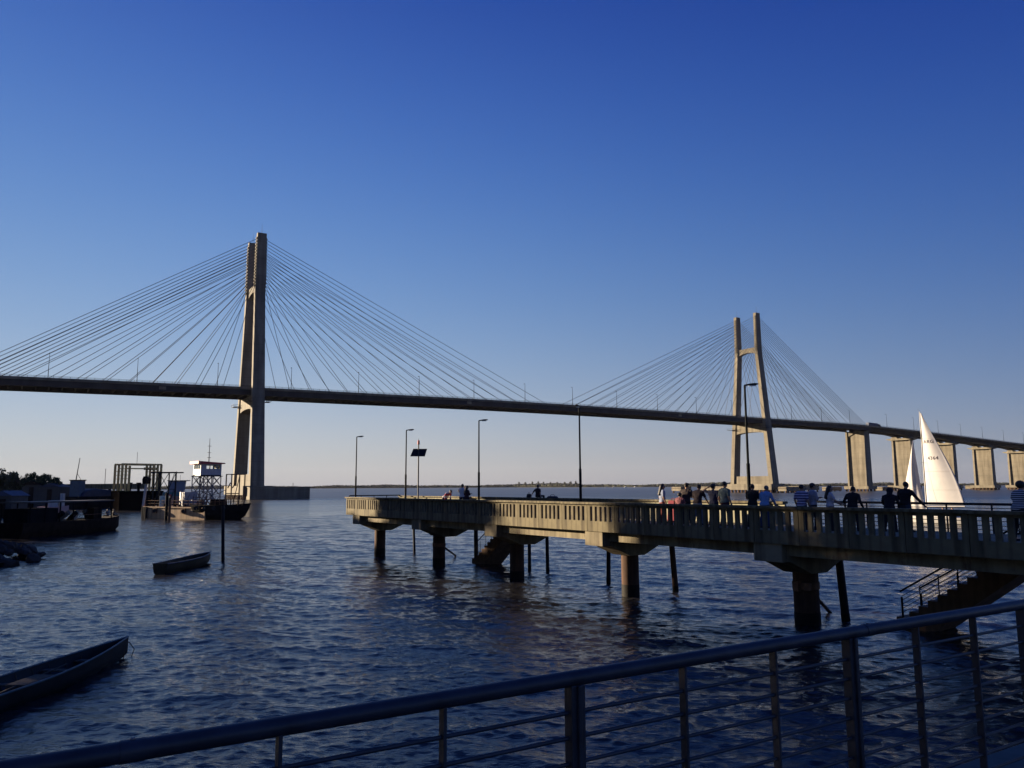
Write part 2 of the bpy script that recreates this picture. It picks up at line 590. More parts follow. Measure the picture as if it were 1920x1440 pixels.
# ================================================================== FAR SHORE
def build_far_shore():
    pts = []
    for px, Y in ((-100, 3100), (300, 3000), (620, 2967), (960, 3100), (1200, 2640), (1500, 2450), (1860, 2303), (2300, 2150)):
        d = Y
        pts.append(((px - 960) / F_PX * d * cP, d))
    v, f = [], []
    for i, (x, y) in enumerate(pts):
        v += [(x, y, -0.5), (x, y + 12, 1.4), (x * 1.3, y * 1.3, 2.0), (x * 1.6, y * 1.6, 3.0)]
    for i in range(len(pts) - 1):
        for k in range(3):
            a = i * 4 + k
            f.append((a, a + 4, a + 5, a + 1))
    MB().add(v, f).build("far_shore", M_SHORE, kind="structure")
    # the low wood that covers the island
    r = random.Random(11)
    ico = bmesh.new()
    bmesh.ops.create_icosphere(ico, subdivisions=1, radius=1)
    iv = [tuple(q.co) for q in ico.verts]
    ifc = [tuple(q.index for q in p.verts) for p in ico.faces]
    ico.free()
    mb = MB()
    def shore(u):
        s = u * (len(pts) - 1)
        i = min(int(s), len(pts) - 2)
        t = s - i
        return pts[i][0] * (1 - t) + pts[i + 1][0] * t, pts[i][1] * (1 - t) + pts[i + 1][1] * t
    N = 2600
    for j in range(N):
        u = (j + r.random()) / N
        x, y = shore(u)
        dpt = r.choice((15, 30, 55, 90))
        x *= 1 + dpt / 2800
        y += dpt
        px = 960 + F_PX * x / y
        h = 9.5 + 1.6 * math.sin(px * 0.02) + 1.2 * math.sin(px * 0.061 + 1) + r.uniform(-1.5, 1.5)
        if 965 < px < 1085:
            h += 2.5
        if 1285 < px < 1380:
            h += 3.0
        h *= y / 3000 * 1.02
        w = r.uniform(5, 11)
        mb.add([(x + a * w * r.uniform(.9, 1.1), y + b * w, 1 + (c + 1) * h / 2 * r.uniform(.92, 1.08)) for a, b, c in iv], ifc)
    mb.build("far_forest", M_FOREST, label="long low wooded island along the horizon across the river", category="forest", kind="stuff")
    # taller single trees that stand out in the middle of the island
    base = None
    for k, px in enumerate((972, 984, 997, 1008, 1018, 1031, 1044, 1058, 1069, 1079)):
        Y = 3085 - k * 30
        x = (px - 960) / F_PX * Y * cP
        t = thing("far_tree", "%s tall far tree from the left in the clump on the island" % ("first", "second", "third", "fourth", "fifth", "sixth", "seventh", "eighth", "ninth", "tenth")[k],
                  "tree", (x, Y - 4, 1.0), r.uniform(0, 6), "tall trees on the far island")
        if k % 3 == 0 or base is None:
            tr = MB().tube([(0, 0, 0), (0.3, 0, 9), (0.2, 0.2, 15)], [0.7, 0.5, 0.25], 6)
            for q in range(4):
                aa = r.uniform(0, 6.3)
                tr.tube([(0.2, 0, 8 + q), (3 * math.cos(aa), 3 * math.sin(aa), 13 + q)], [0.3, 0.1], 5)
            cr = MB()
            for q in range(34):
                aa, rr = r.uniform(0, 6.3), r.uniform(0, 5.2)
                zz = r.uniform(9, 20)
                rr *= math.sqrt(max(0.05, 1 - ((zz - 14) / 7) ** 2))
                w = r.uniform(1.0, 2.2)
                cr.add([(rr * math.cos(aa) + a * w, rr * math.sin(aa) + b * w, zz + c * w * 0.8) for a, b, c in iv], ifc)
            base = (tr.mesh("trunk", M_BARK), cr.mesh("crown", M_FOREST))
        link("trunk", base[0], t)
        link("crown", base[1], t)
        t.scale = (1, 1, r.uniform(0.9, 1.08))
    # white specks at the waterline: small launches
    for k, px in enumerate((1136, 1150, 1172, 1190)):
        Y = 2500 - 30 * k
        x = (px - 960) / F_PX * Y * cP
        t = thing("moored_launch", ("tiny white launch moored left of the others under the far wood", "tiny white launch second from the left under the far wood",
                                    "tiny white launch third from the left under the far wood", "tiny white launch nearest the right under the far wood")[k],
                  "boat", (x, Y, 0), 0.2 * k, "white launches far off by the island")
        hull_mesh(9, 1.6, 1.5, 0.4, 0.5).build("hull", M_WHITE, t, smooth=True)
        MB().box(-2, 2, -1.1, 1.1, 1.4, 3.0, (-1.6, 1.7, -0.9, 0.9)).build("cabin", M_WHITE, t)


def hull_mesh(L, B, H, draft, rise, n=14, fine=2.0, open_in=None, stern=0.8, floor=0.12):
    """boat hull along +x (bow), sheer H with rise at the bow; open_in = wall thickness gives an open boat"""
    st = []
    for i in range(n + 1):
        s = i / n
        x = -L / 2 + L * s
        w = B * (stern + (1 - stern) * math.sin(min(1, s / 0.45) * math.pi / 2)) * (1 - max(0, (s - 0.45) / 0.55) ** fine)
        w = max(w, 0.015)
        z = H + rise * max(0, (s - 0.35) / 0.65) ** 2 + rise * 0.25 * max(0, (0.3 - s) / 0.3) ** 2
        kz = -draft + (draft + 0.25 * H) * max(0, (s - 0.8) / 0.2) ** 2
        st.append((x, w, z, kz))
    def ring(x, w, z, kz, t=0.0):
        w = max(w - t, 0.004)
        kz = kz + t
        rake = 0.0
        prof = [(-1, 1), (-0.96, 0.6), (-0.82, 0.25), (-0.45, 0.03), (0, 0), (0.45, 0.03), (0.82, 0.25), (0.96, 0.6), (1, 1)]
        return [(x + (0.12 * (z - kz) * q if False else 0), p * w, kz + (z - kz) * q) for p, q in prof]
    mb = MB()
    outer = []
    for (x, w, z, kz) in st:
        outer += ring(x, w, z, kz)
    m = 9
    fs = []
    for i in range(n):
        for k in range(m - 1):
            a = i * m + k
            fs.append((a, a + 1, a + m + 1, a + m))
    if open_in:
        t = open_in
        inner = []
        for (x, w, z, kz) in st:
            inner += ring(min(max(x, -L / 2 + t), L / 2 - 2 * t), w, z, kz + floor, t)
        o = len(outer)
        fs2 = [(a + o, b + o, c + o, d + o) for a, b, c, d in fs]
        vs = outer + inner
        allf = fs + [f[::-1] for f in fs2]
        for i in range(n):
            for k in (0, m - 1):
                a = i * m + k
                allf.append((a, a + m, a + m + o, a + o))
        # stern and bow closing
        for k in range(m - 1):
            allf.append((k, k + o, k + 1 + o, k + 1))
            e = n * m + k
            allf.append((e, e + 1, e + 1 + o, e + o))
        allf.append(tuple(range(m)))
        mb.add(vs, allf)
    else:
        fs.append(tuple(range(m)))
        for i in range(n):
            a, b = i * m, i * m + m - 1
            fs.append((a, a + m, b + m, b))
        mb.add(outer, fs)
    return mb


build_far_shore()

# ================================================================== CABLE STAYED BRIDGE
B_TH = math.radians(31.33)
B_C = (-124.34, 366.0)
SPAN = 343.0
bridge = thing("cable_stayed_bridge", "long cable stayed concrete road bridge with two tall pylons crossing the whole river", "bridge", (B_C[0], B_C[1], 0), B_TH)


def bworld(t, o, z):
    return Vector((B_C[0] + math.cos(B_TH) * t - math.sin(B_TH) * o, B_C[1] + math.sin(B_TH) * t + math.cos(B_TH) * o, z))


PROF_T = [-700, -400, -260, -100, 0, 118, 186, 277, 343, 437, 470, 512, 557, 631, 695, 900, 1400]
PROF_Z = [34, 43.5, 47.5, 50.7, 52.1, 53.0, 53.0, 52.5, 52.0, 51.6, 50.9, 49.6, 47.9, 44.9, 42.3, 34.5, 16]


def deck_z(t):   # top of the guard rail
    z = 0
    for k in (-12, -6, 0, 6, 12):
        z += float(np.interp(t + k, PROF_T, PROF_Z))
    return z / 5


# deck: roadway, edge girders, floor beams, guard rails
def strip(mb, ts, prof_fn, close=True):
    rings = [prof_fn(t) for t in ts]
    n = len(rings[0])
    vs = [(t, o, z) for t, rg in zip(ts, rings) for o, z in rg]
    fs = []
    for i in range(len(ts) - 1):
        for k in range(n):
            a, b = i * n + k, i * n + (k + 1) % n
            fs.append((a, b, b + n, a + n))
    fs.append(tuple(range(n))[::-1])
    fs.append(tuple(range((len(ts) - 1) * n, len(ts) * n)))
    mb.add(vs, fs)


TS = [t for t in range(-119, 463, 6)] + [463]
deck = MB()
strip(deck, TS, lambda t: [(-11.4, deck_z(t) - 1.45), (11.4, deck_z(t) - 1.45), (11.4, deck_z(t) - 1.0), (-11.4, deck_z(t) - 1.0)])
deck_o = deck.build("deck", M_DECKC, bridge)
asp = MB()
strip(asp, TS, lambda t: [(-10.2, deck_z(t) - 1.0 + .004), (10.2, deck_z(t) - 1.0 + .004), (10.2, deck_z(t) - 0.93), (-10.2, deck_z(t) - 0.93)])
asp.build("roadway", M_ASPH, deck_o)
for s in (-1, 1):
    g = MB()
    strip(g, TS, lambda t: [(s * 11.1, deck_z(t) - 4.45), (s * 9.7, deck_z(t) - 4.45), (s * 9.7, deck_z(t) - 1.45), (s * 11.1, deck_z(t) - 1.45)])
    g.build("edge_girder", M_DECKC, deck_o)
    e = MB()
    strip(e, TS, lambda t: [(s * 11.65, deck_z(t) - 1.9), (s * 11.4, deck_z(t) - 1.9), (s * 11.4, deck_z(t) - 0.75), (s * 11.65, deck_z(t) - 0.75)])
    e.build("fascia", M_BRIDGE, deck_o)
fb = MB()
for t in np.arange(-117, 460, 4.9):
    z = deck_z(t)
    fb.box(t - .25, t + .25, -9.7, 9.7, z - 3.9, z - 1.45)
fb.build("floor_beams", M_DECKC, deck_o)
for t, zz in ((-60, 0), (92, 0), (245, 0)):      # small inspection hatches on the fascia
    z = deck_z(t + 20)
    MB().box(t + 18.4, t + 21.2, -11.2, -11.13, z - 3.6, z - 2.2).build("hatch", M_BRIDGE, deck_o)


def rails(ts_from, ts_to, parent):
    for s in (-1, 1):
        g = MB()
        ts = list(np.arange(ts_from, ts_to, 6)) + [ts_to]
        for dz in (0, -0.4):
            strip(g, ts, lambda t: [(s * 11.5 - .06, deck_z(t) + dz - .1), (s * 11.5 + .06, deck_z(t) + dz - .1), (s * 11.5 + .06, deck_z(t) + dz), (s * 11.5 - .06, deck_z(t) + dz)])
        for t in np.arange(ts_from + 1.5, ts_to, 3):
            z = deck_z(t)
            g.box(t - .07, t + .07, s * 11.5 - .05, s * 11.5 + .05, z - .75, z - .05)
        g.build("guard_rail", M_STEELD, parent)


rails(-119, 463, deck_o)


# towers
def tower(t0, side_lamp):
    tw = link("tower", None, bridge, (t0, 0, 0))
    ZB, ZT = 6.0, 126.0
    for s in (-1, 1):
        mb = MB()
        rings = []
        zs = [ZB, 30, 44, 52, 75, 98, 126]
        for z in zs:
            u = (z - ZB) / (ZT - ZB)
            oc = s * (17.3 - 8.3 * min(1, u / 0.78) if True else 0)
            wl = 6.2 - 2.0 * u
            wt = 3.2 - 0.8 * u
            rings.append((z, oc, wl / 2, wt / 2))
        vs, fs = [], []
        for z, oc, a, b in rings:
            vs += [(-a, oc - b, z), (a, oc - b, z), (a, oc + b, z), (-a, oc + b, z)]
        for i in range(len(rings) - 1):
            for k in range(4):
                p, q = i * 4 + k, i * 4 + (k + 1) % 4
                fs.append((p, q, q + 4, p + 4))
        fs += [(3, 2, 1, 0), tuple(range(len(vs) - 4, len(vs)))]
        mb.add(vs, fs).build("leg", M_BRIDGE, tw)
        # anchor ledges: a ladder of small blocks on both faces of the leg
        for k in range(16):
            z = 123.4 - 1.55 * k
            u = (z - ZB) / (ZT - ZB)
            a = (6.2 - 2.0 * u) / 2
            oc = s * (17.3 - 8.3 * min(1, u / 0.78))
            for q in (-1, 1):
                MB().box(min(q * a, q * (a + .5)), max(q * a, q * (a + .5)), oc - .75, oc + .75, z - .45, z + .35).build("anchor_block", M_BRIDGE, tw)
        MB().tube([(0, s * 9.0, 126), (0, s * 9.0, 131)], [.09, .04], 6).build("lightning_rod", M_STEELD, tw)
    # upper cross beam with arched soffit
    poly = []
    for k in range(13):
        o = -8.6 + 17.2 * k / 12
        poly.append((o, 97.2 + 2.0 * (1 - (abs(o) / 8.6) ** 2.2) - 0.8))
    poly += [(8.6, 101.6), (-8.6, 101.6)]
    MB().prism(poly, 'x', -1.5, 1.5).build("upper_crossbeam", M_BRIDGE, tw)
    poly = []
    for k in range(13):
        o = -13.6 + 27.2 * k / 12
        poly.append((o, 40.6 + 1.3 * (1 - (abs(o) / 13.6) ** 2.5)))
    zt = deck_z(t0) - 4.6
    poly += [(13.6, zt), (-13.6, zt)]
    MB().prism(poly, 'x', -2.2, 2.2).build("lower_crossbeam", M_BRIDGE, tw)
    pf = MB()
    for s in (-1, 1):
        for a in (-1, 1):
            x0, x1 = sorted((a * 2.9, a * 5.2))
            y0, y1 = sorted((s * 12.5, s * 18))
            pf.box(x0, x1, y0, y1, 44.2, 44.35)
            for yy in (y0, y1):
                pf.beam((x0, yy, 45.4), (x1, yy, 45.4), .1)
                for xx in (x0 + .05, x1 - .05):
                    pf.beam((xx, yy, 44.35), (xx, yy, 45.4), .1)
            pf.beam((a * 5.15, y0, 45.4), (a * 5.15, y1, 45.4), .1)
    pf.build("access_platforms", M_STEELD, tw)
    MB().box(-6.5, 6.5, -20.5, 20.5, 1.9, 6.0).build("pile_cap", M_BRIDGE, tw, bevel=.08)
    MB().box(-2.0, 2.0, -14.9, 14.9, 6.0, 11.3).build("plinth_wall", M_BRIDGE, tw)
    pl = MB()
    for x in (-5, -1.7, 1.7, 5):
        for o in np.arange(-19, 19.5, 3.16):
            pl.tube([(x, o, -8), (x, o, 1.9)], .8, 8)
    pl.build("foundation_piles", M_COLUMN, tw, kind="stuff")
    return tw


tower(0, 0)
tower(SPAN, 0)


# stay cables
def anchor_ts():
    near = [15 + 9.75 * k for k in range(16)]
    back = [15 + 9.75 * k for k in range(9)] + [99.5 + 2.7 * k for k in range(7)]
    return near, back


main_ts, back_ts = anchor_ts()
for t0, sg in ((0, 1), (SPAN, -1)):
    for o in (-1, 1):
        for k in range(16):
            zt = 99.9 + 1.55 * k
            u = (zt - 6) / 120
            ot = o * (17.3 - 8.3 * min(1, u / 0.78))
            half = (6.2 - 2.0 * u) / 2
            for tt, q in ((main_ts[k], sg), (back_ts[k], -sg)):
                t1 = t0 + q * tt
                p = (t0 + q * half, ot, zt)
                e = (t1, o * 11.25, deck_z(t1) - 1.0)
                d = Vector(e) - Vector(p)
                MB().tube([p, e], 0.12, 5, caps=False).build("stay_cable", M_CABLE, bridge)


# approach viaduct piers
def viaduct_pier(t0, first=False, P=None):
    p = link("pier", None, bridge, (t0, 0, 0))
    P = deck_z(t0)
    w = 3.2 if first else 2.2
    zt = P - (4.6 if first else 8.2)
    half = 8.2
    b = 0.5
    mb = MB()
    # recessed web between two flanges
    mb.box(-w * .62, w * .62, -half + 1.5, half - 1.5, 4.0, zt, (-w * .55, w * .55, -half + 1.5, half - 1.5))
    mb.build("pier_wall", M_BRIDGE, p)
    for s in (-1, 1):
        y0, y1 = sorted((s * half, s * (half - 1.45)))
        MB().box(-w - b, w + b, y0, y1, 4.0, zt, (-w, w, y0, y1)).build("flange", M_BRIDGE, p)
    if first:
        poly = [(-8.2, zt - 2.5), (8.2, zt - 2.5), (8.2, zt), (-8.2, zt)]
        MB().prism([(-6.7, zt - .1), (6.7, zt - .1), (6.7, zt - 4.2), (0, zt - 1.2), (-6.7, zt - 4.2)][::-1], 'x', -2.6, -1.8).build("haunch", M_BRIDGE, p)
    if not first:
        c = MB()
        c.prism([(-11.2, zt + .9), (-8.2, zt), (8.2, zt), (11.2, zt + .9), (11.2, zt + 1.5), (-11.2, zt + 1.5)], 'x', -4.2, 4.2)
        c.build("hammerhead_cap", M_BRIDGE, p)
        for s in (-1, 1):
            q = MB()
            q.prism([(s * 5.2 - 3.0, zt + 1.5), (s * 5.2 + 3.0, zt + 1.5), (s * 5.2 + 2.1, zt + 2.7), (s * 5.2 - 2.1, zt + 2.7)], 'x', -3.2, 3.2)
            q.build("bearing_block", M_BRIDGE, p)
    MB().box(-5.5, 5.5, -10.5, 10.5, 1.7, 4.0).build("pile_cap", M_BRIDGE, p, bevel=.06)
    pl = MB()
    for x in (-4.2, 0, 4.2):
        for o in np.arange(-9, 9.5, 3):
            pl.tube([(x, o, -8), (x, o, 1.7)], .8, 8)
    pl.build("foundation_piles", M_COLUMN, p, kind="stuff")


PIERS = [462, 521, 582, 642.5, 703, 763.5, 824]
for k, t in enumerate(PIERS):
    viaduct_pier(t, k == 0)
viaduct_pier(-119, True)
viaduct_pier(-178)


# approach deck with haunched girders
def approach(ta, tb, piers):
    n = int(abs(tb - ta) / 3)
    ts = list(np.linspace(ta, tb, n))
    d = MB()
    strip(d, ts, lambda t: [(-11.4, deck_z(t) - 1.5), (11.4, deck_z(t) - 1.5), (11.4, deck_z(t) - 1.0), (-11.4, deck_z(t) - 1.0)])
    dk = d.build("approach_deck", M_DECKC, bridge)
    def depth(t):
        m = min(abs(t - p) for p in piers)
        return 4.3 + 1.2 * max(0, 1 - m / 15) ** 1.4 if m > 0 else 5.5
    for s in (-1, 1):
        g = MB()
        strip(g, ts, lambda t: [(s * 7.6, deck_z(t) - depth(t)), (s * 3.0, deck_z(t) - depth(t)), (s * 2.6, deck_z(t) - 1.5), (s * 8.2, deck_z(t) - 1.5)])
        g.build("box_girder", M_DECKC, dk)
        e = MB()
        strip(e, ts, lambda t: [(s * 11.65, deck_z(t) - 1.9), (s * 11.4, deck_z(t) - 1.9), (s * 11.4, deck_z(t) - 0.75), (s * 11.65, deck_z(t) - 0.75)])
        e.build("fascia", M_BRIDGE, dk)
    rails(ts[0], ts[-1], dk)


approach(463.2, 1250, PIERS + [884, 945, 1005, 1066, 1126, 1187])
approach(-640, -119.2, [-119, -178, -238, -298, -358, -418])

# road lamps on the bridge
def road_lamp():
    t = thing("road_lamp", "x", "street lamp", (0, 0, 0), B_TH, "slender lamp posts along the bridge deck")
    MB().tube([(0, 0, 0), (0, 0, 5), (0, 0, 10.6)], [.16, .12, .08], 6).build("pole", M_POLE, t)
    MB().box(-.15, .15, .0, 1.3, 10.45, 10.62).build("lamp_head", M_POLE, t)
    return t


lamp_ts = [-83.4, -50.5, -17.5, 15.8, 49.3, 82.2, 114.6, 147.3, 180.2, 213.2, 245.8, 279.3, 312, 372, 405, 438, 484.3, 520.4, 554.8, 588.7, 622.8, 657.9, 692.9]
LAMP_WORDS = ["over the left edge of the photograph", "second from the left end of the deck", "just left of the left pylon", "just right of the left pylon",
              "second to the right of the left pylon", "third to the right of the left pylon", "fourth to the right of the left pylon",
              "fifth to the right, before the left fan of cables ends", "between the two cable fans at midspan", "above the pier lamp with the pale head",
              "third before the right pylon", "second before the right pylon", "just left of the right pylon", "just right of the right pylon",
              "second to the right of the right pylon", "where the right cables meet the deck", "just right of the truck", "left of the white sail",
              "right beside the masthead", "first to the right of the white sail", "second to the right of the white sail", "third to the right of the white sail", "last before the right edge"]
rl = road_lamp()
for k, t in enumerate(lamp_ts):
    w = bworld(t, -11.2, deck_z(t) - .95)
    lab = "thin bridge lamp post " + LAMP_WORDS[k]
    if k == 0:
        rl.location = w
        rl["label"] = lab
    else:
        copy_tree(rl, w, B_TH, label=lab)

# truck on the bridge
tr = thing("lorry", "dark articulated lorry driving on the bridge right of the last cables", "truck", bworld(478, -4.5, deck_z(478) - 1.42), B_TH)
ff = deck_z(478) - deck_z(500)
tr.rotation_euler = (0, math.atan2(ff, 22.0), B_TH)
MB().box(-9, -1.0, -1.25, 1.25, 1.2, 1.5).build("trailer_bed", M_STEELD, tr)
MB().box(-9, 3.0, -1.25, 1.25, 1.5, 4.0).build("trailer_box", M_BLUE, tr, bevel=.05)
cb = MB().prism([(3.6, .7), (6.6, .7), (6.6, 1.9), (6.2, 3.0), (5.4, 3.5), (3.6, 3.5)], 'y', -1.2, 1.2).build("cab", M_GREYD, tr)
MB().box(6.25, 6.5, -1.0, 1.0, 2.0, 2.9).build("windscreen", M_GLASS, cb)
for x in (-7.8, -6.5, -5.2, 4.2, 5.8):
    for s in (-1, 1):
        w = MB().tube([(x, s * 1.0, .5), (x, s * 1.3, .5)], .5, 14).build("wheel", M_TYRE, tr)
        MB().tube([(x, s * 1.29, .5), (x, s * 1.33, .5)], .25, 10).build("rim", M_GREYP, w)


# fender platforms round the pylons
def fender(t, o, lt, lo, z1, label):
    f = thing("fender_platform", label, "fender platform", bworld(t, o, 0), B_TH, "concrete platforms guarding the bridge piers")
    MB().box(-lt / 2, lt / 2, -lo / 2, lo / 2, z1 - 2.9, z1).build("slab", M_BRIDGE, f, bevel=.06)
    MB().box(-lt / 2 - .25, -lt / 2, -lo / 2, lo / 2, z1 - 1.1, z1 - .7).build("timber_fender", M_WOOD, f)
    k = MB()
    for x in np.linspace(-lt / 2 + 1, lt / 2 - 1, max(2, int(lt / 4))):
        for y in np.linspace(-lo / 2 + 1, lo / 2 - 1, max(2, int(lo / 4))):
            k.tube([(x, y, -8), (x, y, z1 - 2.9)], .6, 8)
    k.build("foundation_piles", M_COLUMN, f, kind="stuff")


def fender_px(px, py, lt, lo, z1, label):
    g = ground(px, py)
    f = thing("fender_platform", label, "fender platform", g, B_TH, "concrete platforms guarding the bridge piers")
    MB().box(0, lt, 0, lo, z1 - 2.9, z1).build("slab", M_BRIDGE, f, bevel=.06)
    MB().box(-.25, 0, 0, lo, z1 - 1.1, z1 - .7).build("timber_fender", M_WOOD, f)
    k = MB()
    for x in np.linspace(1, lt - 1, max(2, int(lt / 4))):
        for y in np.linspace(1, lo - 1, max(2, int(lo / 4))):
            k.tube([(x, y, -8), (x, y, z1 - 2.9)], .6, 8)
    k.build("foundation_piles", M_COLUMN, f, kind="stuff")


def t1_fender():
    f = thing("fender_wall", "massive dark concrete fender wall at the foot of the left pylon", "fender wall", bworld(0, -27.2, 0), B_TH)
    MB().box(-5.0, 21.5, 0, 6.5, -3, 5.1).build("wall_block", M_BRIDGE, f, bevel=.1)
    MB().box(-5.2, 21.7, -.2, 6.7, 5.1, 5.5).build("capping", M_BRIDGE, f)
    MB().tube([(14, 1, 5.5), (14, 1, 7.2)], .12, 6).build("mooring_post", M_STEELD, f)


t1_fender()
fender_px(1277, 924.2, 10, 9.5, 4.2, "small sunlit fender platform left of the right pylon, beside the long haired woman")
fender_px(1362, 922.4, 8, 30, 4.2, "long low fender platform just left of the right pylon")
fender(SPAN + 5, -26, 18, 9, 4.0, "dark fender block on the right foot of the right pylon")
fender_px(1500, 922.5, 22, 10, 4.3, "fender platform behind the man in the striped shirt")
fender_px(1556, 921.3, 15, 7, 3.4, "low dark fender platform behind the woman in the white top")
fender_px(1655, 920.5, 14, 7, 3.2, "dark fender platform right of the first tall approach pier")
fender_px(1693, 919.5, 8, 14, 4.2, "sunlit fender platform behind the hooded person and the big dark man")
fender_px(1822, 917.8, 8, 6, 3.6, "small dark fender platform right of the white sail")

# ================================================================== JETTY
J0 = ground(1515, 1172)
J5 = ground(712, 1042)
JD = (J5 - J0).normalized()
J_ANG = math.atan2(JD.y, JD.x)
JL = (J5 - J0).length
JM = Vector((-JD.y, JD.x, 0))       # towards the camera


def jw(t, o, z):
    return J0 + JD * t + JM * o + Vector((0, 0, z))


def jt(px, o, py=930):
    A = J0 + JM * o
    return on_wall(px, py, (A.x, A.y), (JD.x, JD.y))


jetty = thing("jetty", "long concrete fishing jetty on round columns with slotted parapet", "pier", (J0.x, J0.y, 0), J_ANG)
PAN0, PANL, NPAN = -16.78, 1.92, 29
PEND = PAN0 + PANL * NPAN
DECK = 3.6
MB().box(PAN0, PEND, -2.42, 2.17, 3.38, DECK).build("deck_slab", M_JETTY2, jetty)
for o in (-1.65, 1.65):
    MB().box(PAN0, PEND - 1.6, o - .16, o + .16, 2.72, 3.376).build("girder", M_JETTY2, jetty)
# slotted precast panel
pm = MB()
x0, x1 = 0.012, PANL - 0.012
pm.box(x0, x1, 0, .12, 3.17, 3.65)
pm.box(x0, x1, 0, .12, 4.33, 4.43)
sw = 0.165
pitch = 0.335
first = (PANL - (4 * pitch + sw)) / 2
edges = [x0]
for k in range(5):
    a = first + k * pitch
    edges += [a, a + sw]
edges.append(x1)
for k in range(0, 12, 2):
    pm.box(edges[k], edges[k + 1], 0.004, .116, 3.65, 4.33)
panel_me = pm.mesh("parapet_panel", M_JETTY)
cope_me = MB().box(0.004, PANL - 0.004, -.10, .26, 4.432, 4.53).mesh("coping", M_JETTY)
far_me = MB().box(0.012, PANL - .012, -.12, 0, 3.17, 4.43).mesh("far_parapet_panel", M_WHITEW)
for k in range(NPAN):
    t = PAN0 + k * PANL
    o = link("parapet_panel", panel_me, jetty, (t, 2.18 + rnd.uniform(-.006, .006), rnd.uniform(-.006, .006)))
    o = link("coping", cope_me, jetty, (t, 2.18, rnd.uniform(-.005, .005)))
    if t > 1.5:
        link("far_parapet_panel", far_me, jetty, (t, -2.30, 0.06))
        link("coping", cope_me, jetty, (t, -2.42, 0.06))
# end railing and the metal railing on the open side
er = MB()
er.tube([(PEND - .1, -2.3, 4.62), (PEND - .1, 2.1, 4.62)], .04, 8)
er.build("end_handrail", M_STEELD, jetty, smooth=True)
for o in (-2.2, -1.1, 0, 1.1, 2.1):
    MB().tube([(PEND - .1, o, 3.6), (PEND - .1, o, 4.62)], .03, 6).build("end_post", M_STEELD, jetty)
for z in (3.85, 4.05, 4.25, 4.43):
    MB().tube([(PEND - .1, -2.3, z), (PEND - .1, 2.1, z)], .012, 6).build("end_bar", M_STEELD, jetty)
MB().tube([(PAN0, -2.35, 4.60), (1.9, -2.35, 4.60)], .045, 8).build("side_handrail", M_STEELD, jetty, smooth=True)
for k in range(13):
    MB().tube([(PAN0 + .3 + 1.52 * k, -2.35, 3.3), (PAN0 + .3 + 1.52 * k, -2.35, 4.6)], .03, 6).build("side_post", M_STEELD, jetty)
for z in (3.72, 3.87, 4.02, 4.17, 4.32, 4.46):
    MB().tube([(PAN0, -2.35, z), (1.9, -2.35, z)], .014, 6).build("side_bar", M_STEELD, jetty)
# columns with caps
COLS = [-9.2, 0.0] + [jt(px_, 0, py_)[0] for px_, py_ in ((1182.5, 1110), (969.5, 1075), (823, 1055))] + [JL]
for k, t in enumerate(COLS):
    r = .47 if t < 1 else .42
    c = MB()
    c.tube([(t, 0, -8), (t, 0, 0.25), (t, 0, 2.3)], [r, r, r], 24)
    col = c.build("column", M_COLUMN, jetty, smooth=True)
    MB().tube([(t, 0, -2), (t, 0, .42 + .08 * (k % 3))], r + .012, 24).build("wet_band", M_WET, col, smooth=True)
    poly = [(-2.22, 2.50), (-1.75, 2.50), (-.48, 1.98), (.48, 1.98), (1.75, 2.50), (2.22, 2.50), (2.22, 3.376), (-2.22, 3.376)]
    te = (-9.2, 0.0, 9.75, 18.6, 27.5, 37.15)[k]
    q = MB()
    q.prism(poly, 'x', min(te - .62, t - .5), max(te + .62, t + .5)) if k < 3 else q.prism(poly, 'x', te - .62, te + .62)
    if k in (3, 4):      # the head that joins column and cap where they are out of line
        q.box(te + .62, max(te + .63, t + .42), -.48, .48, 2.0, 3.37)
    q.build("cap_beam", M_JETTY2, jetty, bevel=.012)
c0 = MB()
c0.tube([(0, 0, 1.36), (0, 0, 1.62)], .50, 24)
c0.box(-.12, .12, .45, .66, 1.30, 1.66)
c0.box(-.5, -.28, .35, .55, 1.36, 1.62)
c0.build("collar", M_RUST, jetty, smooth=True)
c4 = MB().tube([(COLS[4], 0, 1.25), (COLS[4], 0, 1.5)], .45, 24).build("collar", M_RUST, jetty, smooth=True)
# raking braces from the columns
for (px0, py0, px1, py1, t) in ((1537, 1100, 1567, 1160, 0), (836, 1013, 864, 1049, COLS[4])):
    b = ground(px1, py1, -.4)
    a = jw(t, 0, 1.45)
    r3 = Matrix.Rotation(-J_ANG, 3, 'Z')
    pa, pb = r3 @ (a - Vector((J0.x, J0.y, 0))), r3 @ (b - Vector((J0.x, J0.y, 0)))
    MB().tube([pa, pb], .07, 8).build("brace", M_STEELD, jetty, smooth=True)


